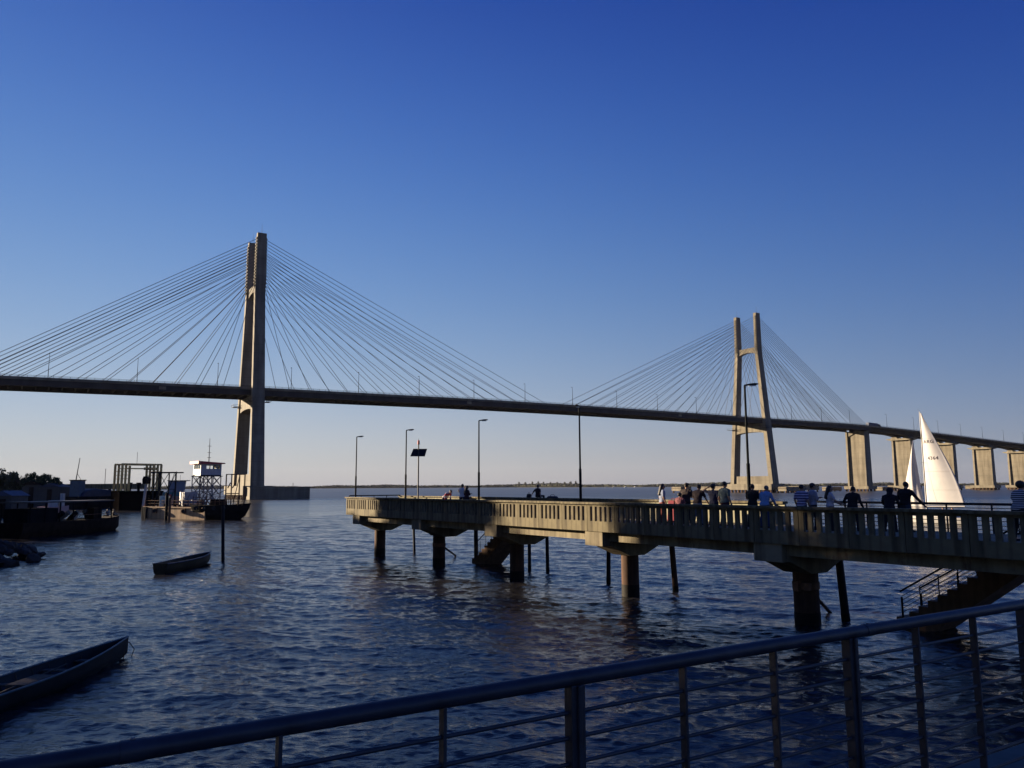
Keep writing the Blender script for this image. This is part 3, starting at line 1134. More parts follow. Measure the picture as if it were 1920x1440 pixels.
# steps down to the water, on the far side of the jetty
def stair(tb, label, extra):
    s = thing("jetty_stair", label, "stairs", (jw(tb, -2.5, 0)), J_ANG, "concrete stairs going down from the jetty to the water")
    n = 12
    rise, run = 0.24, 0.36
    poly_top = []
    pts = []
    z = .35
    x = 0
    pts.append((0.5, -.2))
    pts.append((0.5, .35))
    x = 0.0
    for k in range(n):
        pts.append((x, z))
        z += rise
        pts.append((x, z))
        x -= run
    pts.append((x, z))
    pts.append((x - 1.5, z))
    pts.append((x - 1.5, z - .45))
    pts.append((x - .1, z - .55))
    pts.append((-.75, -.12))
    pts.append((-.6, -.6))
    pts.append((0.3, -.6))
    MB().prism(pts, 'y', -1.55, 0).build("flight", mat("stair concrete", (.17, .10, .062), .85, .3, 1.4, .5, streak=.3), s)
    for o in (-1.5, -.1):
        b0, b1 = (0.35, .95), (x, z)
        rl_ = MB().tube([(.35, o, 1.28), (x, o, 1.28 + n * rise)], .035, 8)
        rl_.build("handrail", M_STEELD, s, smooth=True)
        for q in range(7):
            xx = .3 - q * (n * run / 6) * .98
            zz = .3 + (-xx) / run * rise
            MB().tube([(xx, o, max(0, zz)), (xx, o, zz + .98)], .04 if q == 0 else .02, 6).build("rail_post", M_STEELD, s)
        for q in range(5):
            dz = .18 + .15 * q
            MB().tube([(.3, o, .33 + dz), (x, o, .33 + n * rise + dz)], .011, 5).build("rail_bar", M_STEELD, s)
    return s


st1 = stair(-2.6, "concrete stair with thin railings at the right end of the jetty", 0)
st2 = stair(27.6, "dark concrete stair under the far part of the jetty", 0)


# jetty lamps
def jetty_lamp(px, py, o, ang, label, base=None):
    t, z = jt(px, o, py)
    w = jw(t, o, DECK)
    if base is None:
        L = thing("jetty_lamp", label, "street lamp", w, ang, "tall dark lamps along the jetty")
        MB().tube([(0, 0, 0), (0, 0, 2.65)], .078, 10).build("sleeve", M_POLE, L, smooth=True)
        MB().tube([(0, 0, 2.65), (0, 0, 6.15), (.1, 0, 6.17)], [.055, .045, .04], 10).build("pole", M_POLE, L, smooth=True)
        MB().box(-.13, .13, -.13, .13, 0, .05).build("base_plate", M_POLE, L)
        h = MB()
        prof = [(-.02, .03, .03), (.1, .05, .045), (.25, .115, .06), (.42, .125, .065), (.55, .10, .05), (.62, .03, .02)]
        vs, fs = [], []
        for x, w_, hh in prof:
            for k in range(10):
                a = 2 * math.pi * k / 10
                vs.append((x, w_ * math.cos(a), 6.17 + x * .08 + hh * math.sin(a) * (1 if math.sin(a) > 0 else .6)))
        for i in range(len(prof) - 1):
            for k in range(10):
                a, b = i * 10 + k, i * 10 + (k + 1) % 10
                fs.append((a, b, b + 10, a + 10))
        fs += [tuple(range(10)), tuple(range(50, 60))]
        hd = h.add(vs, fs).build("lamp_head", M_POLE, L, smooth=True)
        MB().box(.2, .5, -.07, .07, 6.13, 6.165).build("lens", M_LENS, hd)
        return L
    return copy_tree(base, w, ang, label=label)


jl = jetty_lamp(1396, 720, -1.85, 0.0, "tallest looking jetty lamp in front of the right pylon")
jetty_lamp(1086, 764, -1.85, math.radians(-110), "jetty lamp at mid jetty with its head turned to the camera", jl)
jetty_lamp(898, 790, -1.85, 0.05, "jetty lamp right of the couple at the far parapet", jl)
jetty_lamp(762, 808, -1.85, 0.0, "jetty lamp beside the solar panel post", jl)
jetty_lamp(669, 820, -1.85, 0.05, "jetty lamp at the far end, leftmost of all", jl)

# navigation light with solar panel
t_n, z_n = jt(785, -1.9, 825)
nv = thing("navigation_light", "navigation post with tilted solar panel and red lantern near the jetty end", "navigation light", jw(t_n, -1.9, DECK), 0)
MB().tube([(0, 0, 0), (0, 0, 5.0)], [.06, .05], 10).build("post", M_GREYD, nv, smooth=True)
pn = MB()
pn.add([(-.62, -.1, 4.05), (.48, .1, 4.05), (.62, .3, 4.62), (-.42, .1, 4.62), (-.62, -.06, 4.02), (.48, .14, 4.02), (.62, .34, 4.59), (-.42, .14, 4.59)],
       [(0, 1, 2, 3), (7, 6, 5, 4), (0, 4, 5, 1), (1, 5, 6, 2), (2, 6, 7, 3), (3, 7, 4, 0)])
pn.build("solar_panel", mat("solar cells", (.008, .010, .02), .5, .2, 4, 0, spec=.15), nv)
MB().tube([(0, 0, 4.95), (0, 0, 5.0), (0, 0, 5.22), (0, 0, 5.3)], [.1, .09, .08, .02], 12).build("lantern", M_RED, nv, smooth=True)
MB().tube([(0, 0, 5.3), (0, 0, 5.42)], .012, 5).build("spike", M_GREYD, nv)


# mooring piles round the jetty and in the basin
def pile(px, py, ptop, r, m, label, lean=0.0, y_off=0.0):
    g = ground(px, py)
    top = at_depth(ptop[0], ptop[1], g.y + y_off)
    t = thing("mooring_pile", label, "mooring pile", (g.x, g.y, 0), 0, "steel and timber piles standing in the water")
    d = Vector((top.x - g.x, y_off, top.z))
    MB().tube([d * (-3.0 / max(d.z, .1)) * .9, (0, 0, 0), d], [r, r, r * .94], 12).build("shaft", m, t, smooth=True)
    MB().tube([d * (-1.0 / max(d.z, .1)), d * (.25 / max(d.z, .1))], r * 1.05, 12).build("wet_band", M_WET, t, smooth=True)
    return t


pile(777, 1036, (775, 960), .10, M_STEELD, "thin pile behind the jetty, left of the second column")
pile(893, 1055, (892, 975), .15, M_STEELD, "dark pile in front of the far jetty stair")
pile(993, 1068, (992, 980), .11, M_STEELD, "thin pile right of the middle column, left of a pair")
pile(1027, 1072, (1025, 980), .11, M_STEELD, "thin pile right of the middle column, right of a pair")
pile(1141, 1092, (1141, 1005), .12, M_STEELD, "thin dark pile left of the sunlit brown column")
pile(1267, 1108, (1259, 1015), .15, M_COLUMN, "leaning pile with a sunlit lower half right of the brown column")
pile(1586, 1162, (1572, 1040), .16, M_STEELD, "leaning dark pile right of the thick column with the collar")
pile(418, 1052, (418, 948), .12, M_STEELD, "lone slim pile in open water left of the jetty")
pile(237, 955, (237, 934), .35, M_BLACK, "short stubby black pile left of the work pontoon")

# ================================================================== PROMENADE AND FOREGROUND RAILING
RA = Vector((0.07, 2.783, 0))
RD = Vector((0.852, 0.524, 0)).normalized()
RN = Vector((-RD.y, RD.x, 0))       # towards the water
R_ANG = math.atan2(RD.y, RD.x)
pv = MB()
pts = [RA + RD * -26 + RN * .485, RA + RD * 26 + RN * .485, RA + RD * 26 - RN * 40, RA + RD * -26 - RN * 40]
pv.prism([(p.x, p.y) for p in pts], 'z', 3.2, 3.6)
pv.build("promenade", M_PAVE, kind="structure")
sw_ = MB()
pts = [RA + RD * -26 + RN * .3, RA + RD * 26 + RN * .3, RA + RD * 26 - RN * 40, RA + RD * -26 - RN * 40]
sw_.prism([(p.x, p.y) for p in pts], 'z', -6, 3.195)
sw_.build("quay_wall", M_ROCK, kind="structure")
rail = thing("promenade_railing", "dark blue grey metal railing of thin horizontal bars in the foreground", "railing", (RA.x, RA.y, 3.6), R_ANG)
RS = 0.522
i0 = -12
s_main = (0.218 - RA.x) / RD.x
top = MB()
top.tube([(-9, 0, 1.020), (9, 0, 1.020)], .0275, 16)
top.build("top_rail", M_RAIL, rail, smooth=True)
for i in range(-15, 16):
    x = s_main + i * RS
    if i % 3 == 0:
        mbp = MB().box(x - .008, x + .008, -.036, .036, 0, 1.0)
        mbp.box(x - .03, x + .03, -.024, .024, 0, 1.0)
        p = mbp.build("main_post", M_RAIL, rail, bevel=.004)
        MB().box(x - .07, x + .07, -.06, .06, 0, .012).build("foot_plate", M_RAIL, p)
    else:
        MB().box(x - .006, x + .006, -.018, .018, .06, 1.0).build("thin_post", M_RAIL, rail, bevel=.002)
for i in (-9, -3, 3, 9):       # sleeves where the rail lengths meet, with their screws
    x = s_main + i * RS + .14
    sl = MB().tube([(x - .03, 0, 1.020), (x + .03, 0, 1.020)], .0292, 16).build("joint_sleeve", M_RAIL, rail, smooth=True)
    MB().tube([(x, 0, 1.047), (x, 0, 1.052)], .006, 8).build("screw", M_GREYP, sl)
for lv in range(10):
    z = .905 - .0855 * lv
    for b in range(-5, 5):
        xa = s_main + 3 * b * RS
        MB().tube([(xa + .03, 0, z), (xa + 3 * RS - .03, 0, z)], .0075, 8).build("bar", M_RAIL, rail, smooth=True)


# ================================================================== PEOPLE
def remesh(mb, voxel, m, name, parent, smooth_it=2, extra=None):
    me = mb.mesh(name + "_raw", None, recalc=True)
    tmp = bpy.data.objects.new("tmp", me)
    SC.collection.objects.link(tmp)
    md = tmp.modifiers.new("r", 'REMESH')
    md.mode = 'VOXEL'
    md.voxel_size = voxel
    md.use_smooth_shade = True
    if smooth_it:
        s = tmp.modifiers.new("s", 'SMOOTH')
        s.iterations = smooth_it
        s.factor = 0.5
    dg = bpy.context.evaluated_depsgraph_get()
    out = bpy.data.meshes.new_from_object(tmp.evaluated_get(dg))
    bpy.data.objects.remove(tmp)
    out.materials.clear()
    out.materials.append(m)
    if extra is not None and extra.v:
        bm = bmesh.new()
        bm.from_mesh(out)
        em = extra.mesh("e", None)
        bm.from_mesh(em)
        bm.to_mesh(out)
        bm.free()
    out.shade_smooth()
    return link(name, out, parent)


def cap(mb, p, q, r0, r1, flat=1.0, n=10):
    """tapered limb with rounded ends; flat squeezes it front to back (y)"""
    p, q = Vector(p), Vector(q)
    d = q - p
    L = max(d.length, 1e-4)
    d = d / L
    u = Vector((0, 1, 0)) if abs(d.y) < .9 else Vector((0, 0, 1))
    s = d.cross(u).normalized()
    t = d.cross(s).normalized()
    st = []
    for a in (-80, -50, -20, 0):
        c = math.radians(a)
        st.append((r0 * math.sin(c), r0 * math.cos(c)))
    for a in (0, 20, 50, 80):
        c = math.radians(a)
        st.append((L + r1 * math.sin(c), r1 * math.cos(c)))
    vs, fs = [], []
    for x, r in st:
        for k in range(n):
            a = 2 * math.pi * k / n
            off = s * math.cos(a) * r + t * math.sin(a) * r
            off.y *= flat
            vs.append(p + d * x + off)
    for i in range(len(st) - 1):
        for k in range(n):
            a, b = i * n + k, i * n + (k + 1) % n
            fs.append((a, b, b + n, a + n))
    fs += [tuple(range(n))[::-1], tuple(range((len(st) - 1) * n, len(st) * n))]
    mb.add(vs, fs)


def person(label, loc, rotz, h=1.72, shirt=None, pants=None, hair='short', hair_m=None, arms='down', lean=0.0, sit=None, legs=0.08, female=False, sleeves='short', head_yaw=0, hat=None, group="people on the jetty"):
    P = thing("person", label, "person", loc, rotz, group)
    P.scale = (1.14, 1.12, 1.0)
    k = h / 1.75
    sh = (.175 if female else .20) * k
    hipw = .10 * k
    hip_z = .93 * k
    if sit is not None:
        hip_z = sit + .10 * k
    rot = Matrix.Rotation(-lean, 3, 'X')
    H = Vector((0, 0, hip_z))
    def up(x, y, z):        # upper-body point given in standing coordinates
        return H + rot @ Vector((x * k, y * k, (z - .93) * k))
    chest, belly, neck = up(0, 0, 1.28), up(0, .01, 1.08), up(0, 0, 1.49)
    head = up(0, .03, 1.635)
    body = MB()
    top = MB()
    low = MB()
    # torso
    for mbx, g in ((body, 0.0), (top, .014)):
        cap(mbx, belly + Vector((-.045 * k, 0, 0)), belly + Vector((.045 * k, 0, 0)), .115 * k + g, .115 * k + g, .85)
        cap(mbx, up(-.085, 0, 1.31), up(.085, 0, 1.31), .115 * k + g, .115 * k + g, .82)
        cap(mbx, up(-.05, 0, 1.2), up(.05, 0, 1.2), .12 * k + g, .12 * k + g, .82)
        cap(mbx, up(-.12, 0, 1.42), up(.12, 0, 1.42), .062 * k + g, .062 * k + g, .9)
        cap(mbx, up(0, 0, 1.02), up(0, 0, 1.36), .12 * k + g, .11 * k + g, .85)
    cap(body, neck - Vector((0, 0, .06 * k)), head - Vector((0, 0, .05 * k)), .055 * k, .052 * k)
    cap(top, up(0, 0, 1.40), up(0, 0, 1.46), .085 * k, .065 * k)
    # hips
    cap(body, H + Vector((-.06 * k, 0, 0)), H + Vector((.06 * k, 0, 0)), .115 * k, .115 * k, .9)
    cap(low, H + Vector((-.065 * k, 0, .0)), H + Vector((.065 * k, 0, .0)), .13 * k, .13 * k, .9)
    cap(top, H + Vector((-.06 * k, 0, .03)), H + Vector((.06 * k, 0, .03)), .135 * k, .135 * k, .9)
    # head with face
    body.ball(tuple(head), (.074 * k, .092 * k, .112 * k), 14, 10)
    body.ball(tuple(head + Vector((0, .045 * k, -.055 * k))), (.05 * k, .048 * k, .06 * k), 10, 8)
    fine = MB()
    fine.ball(tuple(head + Vector((0, .098 * k, -.012 * k))), (.013 * k, .018 * k, .024 * k), 8, 6)
    for s in (-1, 1):
        fine.ball(tuple(head + Vector((s * .077 * k, 0, -.01 * k))), (.012 * k, .022 * k, .034 * k), 8, 6)
    fine.ball(tuple(head + Vector((0, .088 * k, -.06 * k))), (.024 * k, .010 * k, .007 * k), 8, 5)
    # arms
    shoulders = [up(-sh / k, 0, 1.40), up(sh / k, 0, 1.40)]
    if arms == 'down':
        el = [up(-.25, -.03, 1.13), up(.25, -.03, 1.13)]
        ha = [up(-.24, .07, .89), up(.24, .07, .89)]
    elif arms == 'rail':      # hands forward on a parapet
        el = [up(-.27, .10, 1.17), up(.27, .10, 1.17)]
        ha = [up(-.20, .36, 1.04), up(.20, .36, 1.04)]
    elif arms == 'wide':      # both arms spread down to lean on something
        el = [up(-.29, -.04, 1.17), up(.29, -.04, 1.17)]
        ha = [up(-.33, .10, .94), up(.33, .10, .94)]
    elif arms == 'right':
        el = [up(-.27, .05, 1.17), up(.34, .08, 1.18)]
        ha = [up(-.20, .28, 1.05), up(.46, .26, .96)]
    elif arms == 'photo':     # holding a phone up
        el = [up(-.30, .10, 1.27), up(.30, .10, 1.27)]
        ha = [up(-.07, .30, 1.50), up(.07, .30, 1.50)]
    elif arms == 'head':      # one arm raised behind the head
        el = [up(-.42, .0, 1.50), up(.25, -.03, 1.14)]
        ha = [up(-.16, -.06, 1.62), up(.22, .12, .95)]
    elif arms == 'brace':     # sitting, both hands planted wide behind
        el = [up(-.34, -.10, 1.17), up(.34, -.10, 1.17)]
        ha = [up(-.44, -.16, .93), up(.44, -.16, .93)]
    elif arms == 'fold':
        el = [up(-.25, .04, 1.14), up(.25, .04, 1.14)]
        ha = [up(.07, .20, 1.20), up(-.07, .19, 1.17)]
    for q in (0, 1):
        s = -1 if q == 0 else 1
        S, E, W = shoulders[q], el[q], ha[q]
        cap(body, S, E, .048 * k, .038 * k)
        cap(body, E, W, .038 * k, .026 * k)
        if sleeves == 'short':
            cap(top, S, S.lerp(E, .75), .064 * k, .056 * k)
        elif sleeves == 'long':
            cap(top, S, E, .064 * k, .052 * k)
            cap(top, E, E.lerp(W, .95), .052 * k, .042 * k)
        d = (W - E).normalized()
        sd = d.cross(Vector((0, 0, 1)))
        sd = sd.normalized() if sd.length > .2 else Vector((0, 1, 0))
        palm_end = W + d * .085 * k
        cap(body, W, palm_end, .03 * k, .034 * k)
        for fi, (off, ln) in enumerate(((-.026, .068), (-.009, .080), (.009, .074), (.026, .056))):
            b0 = palm_end + sd * off * k
            b1 = b0 + d * ln * .5 * k
            b2 = b1 + (d * .75 + Vector((0, 0, -.6))).normalized() * ln * .5 * k
            cap(fine, b0 - d * .015 * k, b1, .010 * k, .009 * k, 1, 6)
            cap(fine, b1, b2, .009 * k, .007 * k, 1, 6)
        t0 = W + d * .03 * k - sd * .022 * k * s
        cap(fine, t0, t0 + (d * .6 - sd * .8 * s).normalized() * .055 * k, .012 * k, .009 * k, 1, 6)
    # legs
    for s in (-1, 1):
        hp = H + Vector((s * hipw, 0, -.03 * k))
        if sit is None:
            kn = Vector((s * (hipw + legs * .5), .03 * k, .50 * k))
            an = Vector((s * (hipw + legs), -.02 * k, .085 * k))
        else:
            kn = H + Vector((s * (hipw + .05), .42 * k, -.01))
            an = Vector((kn.x, kn.y + .03, max(.085 * k, kn.z - .42 * k)))
        cap(body, hp, kn, .08 * k, .052 * k)
        cap(body, kn, an, .055 * k, .036 * k)
        cap(low, hp, kn, .098 * k, .068 * k)
        cap(low, kn, an, .068 * k, .054 * k)
        sf = MB()
        cap(sf, an + Vector((0, -.03 * k, -.045 * k)), an + Vector((0, .14 * k, -.055 * k)), .042 * k, .034 * k)
        sf.build("shoe", M_TYRE, P, smooth=True)
    remesh(body, .017 * k, M_SKIN, "body", P, 1, fine)
    remesh(top, .017 * k, shirt, "shirt", P, 1)
    remesh(low, .017 * k, pants, "trousers", P, 1)
    ey = MB()
    for s in (-1, 1):
        ey.ball(tuple(head + Vector((s * .028 * k, .086 * k, .012 * k))), (.011 * k, .008 * k, .006 * k), 8, 5)
    ey.build("eyes", M_EYE, P, smooth=True)
    hm = hair_m or M_HAIR
    hr = MB()
    hr.ball(tuple(head + Vector((0, -.018 * k, .022 * k))), (.080 * k, .090 * k, .102 * k), 14, 10)
    if hair == 'long':
        cap(hr, head + Vector((-.03 * k, -.06 * k, 0)), up(-.035, -.125, 1.27), .07 * k, .055 * k)
        cap(hr, head + Vector((.03 * k, -.06 * k, 0)), up(.035, -.125, 1.27), .07 * k, .055 * k)
    if hair == 'bun':
        hr.ball(tuple(head + Vector((0, -.09 * k, .08 * k))), .045 * k)
    if hair == 'bushy':
        hr.ball(tuple(head + Vector((0, -.03 * k, .03 * k))), (.115 * k, .115 * k, .12 * k), 14, 10)
    remesh(hr, .016 * k, hm, "hair", P, 1)
    if hat == 'cap':
        c = MB()
        c.ball(tuple(head + Vector((0, -.01 * k, .055 * k))), (.096 * k, .105 * k, .085 * k), 14, 8)
        c.box(head.x - .07 * k, head.x + .07 * k, head.y + .06 * k, head.y + .19 * k, head.z + .045 * k, head.z + .06 * k)
        c.build("cap", cloth("dark cap", (.03, .03, .04)), P, smooth=True)
    if hat == 'brim':
        c = MB()
        c.ball(tuple(head + Vector((0, -.01 * k, .06 * k))), (.095 * k, .10 * k, .085 * k), 14, 8)
        c.tube([head + Vector((0, 0, .05 * k)), head + Vector((0, 0, .06 * k))], .17 * k, 18)
        c.build("hat", cloth("straw hat", (.05, .045, .04)), P, smooth=True)
    if hat == 'hood':
        c = MB()
        c.ball(tuple(head + Vector((0, -.03 * k, .015 * k))), (.115 * k, .115 * k, .135 * k), 14, 10)
        cap(c, head + Vector((0, -.05 * k, -.06 * k)), up(0, -.04, 1.44), .10 * k, .10 * k)
        c.build("hood", shirt, P, smooth=True)
    return P


def jperson(label, px, topy, o, face, **kw):
    """stands on the jetty deck; face = angle added to 'looking away over the far parapet'"""
    A = J0 + JM * o
    t, z = on_wall(px, topy, (A.x, A.y), (JD.x, JD.y))
    lean = kw.get('lean', 0.0)
    h = kw.pop('h', None) or max(1.2, min(1.9, z - DECK))
    w = jw(t, o, DECK + .002)
    # local +y = facing; away from the camera side = -JM
    rz = math.atan2(-JM.y, -JM.x) - math.pi / 2 + face
    return person(label, w, rz, h=h, **kw)


NAVY, BLK = cloth("navy", (.018, .022, .05)), cloth("black", (.010, .010, .012))
jperson("child in a red and white top bending over the far parapet", 834, 915, -1.2, -1.3, h=1.72, lean=.85, shirt=striped("red white top", (.35, .03, .05), (.5, .45, .45), .3), pants=BLK, arms='rail', sleeves='long')
jperson("person in a white patterned shirt beside a woman with long dark hair", 867, 907.5, -1.3, 0.5, shirt=cloth("white print", (.7, .62, .55)), pants=NAVY, arms='photo', sleeves='long')
jperson("woman in dark maroon with long dark hair right of the white shirt", 875, 911, -1.15, 0.1, shirt=cloth("maroon", (.035, .012, .018)), pants=BLK, hair='long', female=True, arms='fold', sleeves='long')
jperson("lone person in black sitting on the far parapet with both arms braced wide", 1008, 912.5, -2.2, 0.15, h=1.42, sit=1.02, shirt=cloth("dark brown", (.03, .016, .014)), pants=BLK, arms='brace', sleeves='short', hat='cap')
jperson("woman with long black hair and pale top, leftmost of the big group", 1241, 907, .55, -0.5, shirt=cloth("pale blue top", (.16, .19, .27)), pants=cloth("rust trousers", (.14, .03, .02)), hair='long', female=True, arms='down')
jperson("child in a pink top low between the long haired woman and the group", 1274, 921.5, .5, 0.2, h=1.36, shirt=cloth("dusty pink", (.20, .07, .075)), pants=BLK, hair='bushy', arms='fold')
jperson("person in a brimmed hat and dark brown top in the left group", 1285, 906, -.2, 0.3, shirt=cloth("umber", (.03, .02, .018)), pants=BLK, hat='brim', arms='fold', lean=.1)
jperson("person in a black top with a pale hem in the left group", 1306.5, 907.5, .5, 0.1, shirt=cloth("black maroon", (.022, .012, .014)), pants=cloth("grey jeans", (.12, .13, .16)), arms='rail', sleeves='short', lean=.16)
jperson("man in a dark navy shirt with one arm raised to his head", 1337, 908, .4, 0.1, shirt=NAVY, pants=cloth("bottle green", (.015, .035, .025)), arms='head', sleeves='short', hat='cap', lean=-.06)
jperson("tall man in a grey green shirt seen from behind", 1357.5, 903, .45, -0.15, shirt=cloth("grey green", (.085, .115, .11)), pants=cloth("wine trousers", (.05, .012, .016)), arms='down', h=1.85)
jperson("man in a black shirt just right of the jetty lamp", 1409.5, 907.5, .2, 0.1, shirt=BLK, pants=cloth("olive trousers", (.03, .03, .015)), arms='fold')
jperson("grey haired man in a light blue shirt", 1431.5, 909.5, .45, 0.0, shirt=cloth("light blue", (.16, .26, .45)), pants=cloth("blue jeans", (.03, .05, .10)), arms='rail', sleeves='long', lean=.2, hair_m=mat("grey hair", (.12, .10, .09), .7, .2, 8, .2))
jperson("man in a purple and white striped shirt", 1501.5, 908.5, .35, 0.0, shirt=striped("purple white stripes", (.045, .03, .11), (.42, .38, .50), .10), pants=BLK, arms='down')
jperson("man in a pale grey shirt and dark cap beside the striped shirt", 1521.5, 906.5, .1, -0.5, shirt=cloth("pale grey", (.27, .26, .31)), pants=BLK, arms='fold', hat='cap', sleeves='long')
jperson("woman in a white top with dark hair holding something out to her right", 1554, 910.5, .1, -0.7, shirt=cloth("white top", (.42, .38, .40)), pants=BLK, hair='long', female=True, arms='rail', sleeves='short')
jperson("broad man in black with both arms out, seen from behind", 1596, 911.5, -.3, 0.0, shirt=BLK, pants=BLK, arms='wide', sleeves='long', lean=.12)
jperson("hooded person in black left of the big leaning man", 1665, 914.5, -.9, 0.2, shirt=cloth("black hoodie", (.008, .008, .012)), pants=BLK, hat='hood', arms='rail', sleeves='long', lean=.22)
jperson("big man in a black jacket leaning on the rail beside the white sail", 1694, 908, -1.3, -0.15, shirt=cloth("black jacket", (.010, .006, .008)), pants=cloth("dark jeans", (.02, .03, .05)), arms='right', sleeves='long', lean=.12, h=1.80)
jperson("woman in a black and white striped jersey leaning forward at the right edge", 1905, 907.5, .9, -0.4, shirt=striped("black white stripes", (.02, .02, .03), (.40, .38, .42), .062), pants=BLK, arms='photo', hair='bushy', female=True, lean=.18, sleeves='long', h=1.78)


def bag(px, o, z, w, d, h, m, label):
    A = J0 + JM * o
    t, _ = on_wall(px, 935, (A.x, A.y), (JD.x, JD.y))
    b = thing("bag", label, "bag", jw(t, o, z), J_ANG, "bags left on the jetty")
    MB().box(-w / 2, w / 2, -d / 2, d / 2, 0, h, (-w * .38, w * .38, -d * .35, d * .35)).build("pouch", m, b, bevel=.03)
    MB().tube([(-w * .25, 0, h), (-w * .15, 0, h + .08), (w * .15, 0, h + .08), (w * .25, 0, h)], .015, 6).build("strap", m, b)


bag(992, -2.32, 4.592, .36, .2, .22, BLK, "black bag on the far wall left of the lone person")
bag(1036, -2.32, 4.592, .9, .25, .10, NAVY, "flat dark bag on the far wall right of the lone person")
bag(1262, -.5, 3.602, .5, .4, 1.0, cloth("crimson bag", (.16, .02, .03)), "tall dark red bag beside the long haired woman")

# ================================================================== SAILING BOAT
YB = 105.0
mp_ = at_depth(1737, 947, YB)
bd = Vector((0.6, -0.8, 0))      # boom direction
sb_ang = math.atan2(-bd.y, -bd.x)
sail = thing("sailing_boat", "white sailing boat with tall mainsail numbered 4364 behind the jetty", "sailboat", (mp_.x, mp_.y, 0), sb_ang)
# local: +x = bow, y = port side. boom points to -x
hb = hull_mesh(9.4, 1.35, .95, .35, .35, n=20, fine=2.2, stern=.62)
ho = hb.build("hull", M_WHITE, sail, smooth=True)
ho.location = (-.9, 0, 0)
MB().box(-3.8, .6, -.75, .75, .96, 1.35, (-3.6, .3, -.62, .62)).build("cabin", M_WHITE, sail, bevel=.05)
MB().tube([(0, 0, .9), (0, 0, 15.1)], [.085, .06], 12).build("mast", M_WHITE, sail, smooth=True)
MB().tube([(-.05, 0, 2.35), (-4.85, 0, 2.42)], .075, 10).build("boom", M_WHITE, sail, smooth=True)
rg = MB()
rg.tube([(0, 0, 14.7), (3.65, 0, 1.25)], .012, 5)
rg.tube([(0, 0, 15.0), (-5.5, 0, 1.0)], .010, 5)
for s in (-1, 1):
    rg.tube([(0, s * .5, 8.2), (0, s * 1.25, 1.0)], .010, 5)
    rg.tube([(0, 0, 12.6), (0, s * .5, 8.2)], .010, 5)
    rg.tube([(0, 0, 8.2), (0, s * .5, 8.2)], .02, 5)
rg.tube([(0, 0, 15.1), (.25, 0, 15.5)], .012, 5)
rg.build("rigging", M_GREYD, sail)


def sail_pt(u, v):
    """u luff->leech, v foot->head"""
    z = 2.55 + 12.35 * v
    w = 4.75 * (1 - v) * (1 + .16 * math.sin(math.pi * v)) + .10
    x = -.10 - w * u
    y = .40 * math.sin(math.pi * min(1, u * 1.05)) * math.sin(math.pi * (0.15 + .8 * v)) * (1 - v * .5)
    return (x, y, z)


def sheet(fn, nu, nv, name, m, parent, thick=.012):
    vs = [fn(i / nu, j / nv) for j in range(nv + 1) for i in range(nu + 1)]
    fs = [(j * (nu + 1) + i, j * (nu + 1) + i + 1, (j + 1) * (nu + 1) + i + 1, (j + 1) * (nu + 1) + i) for j in range(nv) for i in range(nu)]
    me = bpy.data.meshes.new(name)
    me.from_pydata(vs, [], fs)
    me.materials.append(m)
    me.shade_smooth()
    o = link(name, me, parent)
    s = o.modifiers.new("s", 'SOLIDIFY')
    s.thickness = thick
    s.offset = 0
    return o


main = sheet(sail_pt, 16, 36, "mainsail", M_SAIL, sail)
for v in (.16, .36, .715):
    pts_ = []
    for s_ in (1, -1):
        sm = MB().tube([(sail_pt(u / 12, v)[0], sail_pt(u / 12, v)[1] + s_ * .012, sail_pt(u / 12, v)[2]) for u in range(13)], .022, 4).build("seam", M_SEAM, main)


def jib_pt(u, v):
    hx, hz = 1.15, 11.2
    tx, tz = 3.45, 1.9
    lx, lz = tx + (hx - tx) * v, tz + (hz - tz) * v
    cx, cz = .15 + (hx - .15) * v ** .8, 1.9 + (hz - 1.9) * v
    x = lx + (cx - lx) * u
    y = .55 * math.sin(math.pi * u) * math.sin(math.pi * (.1 + .8 * v)) + .05 * math.sin(u * 22 + v * 3) * (1 - v)
    return (x, y, lz + (cz - lz) * u)


jib = sheet(jib_pt, 24, 26, "jib", M_SAIL, sail)
MB().tube([(jib_pt(u / 12, .3)[0], jib_pt(u / 12, .3)[1] + .015, jib_pt(u / 12, .3)[2]) for u in range(13)], .03, 4).build("seam", M_SEAM, jib)


def sail_text(txt, u0, v0, size, name):
    cu = bpy.data.curves.new(name, 'FONT')
    cu.body = txt
    cu.size = size
    cu.space_character = 1.15
    cu.extrude = .004
    cu.offset = .012
    tmp = bpy.data.objects.new("tmp", cu)
    SC.collection.objects.link(tmp)
    dg = bpy.context.evaluated_depsgraph_get()
    me = bpy.data.meshes.new_from_object(tmp.evaluated_get(dg))
    bpy.data.objects.remove(tmp)
    # lay the letters on the visible (port, +y) face of the sail: reading direction runs luff -> leech
    for vtx in me.vertices:
        X, Z, D = vtx.co.x, vtx.co.y, vtx.co.z
        v = v0 + Z / 12.35
        w = 4.75 * (1 - v) * (1 + .16 * math.sin(math.pi * v)) + .10
        u = u0 + X / w
        p = sail_pt(u, v)
        vtx.co = (p[0], p[1] + SIDE * (.016 + D), p[2])
    me.materials.clear()
    me.materials.append(M_SAILD)
    link(name, me, main)


SIDE = 1
sail_text("ARG", .10, .665, .62, "sail_letters")
sail_text("4364", .22, .485, .62, "sail_number")

# crew of the sailing boat
for k, dx in enumerate((-2.1, -3.3)):
    q = sail.matrix_basis if False else None
    loc = Vector((mp_.x, mp_.y, 0)) + Vector((math.cos(sb_ang) * dx, math.sin(sb_ang) * dx, .42))
    person(("crew member in dark clothes sitting under the boom nearer the mast", "crew member in dark clothes sitting at the stern under the boom")[k],
           loc, sb_ang - math.pi / 2, h=1.7, sit=.95, shirt=NAVY, pants=BLK, arms='fold', sleeves='long', group="crew of the sailing boat")


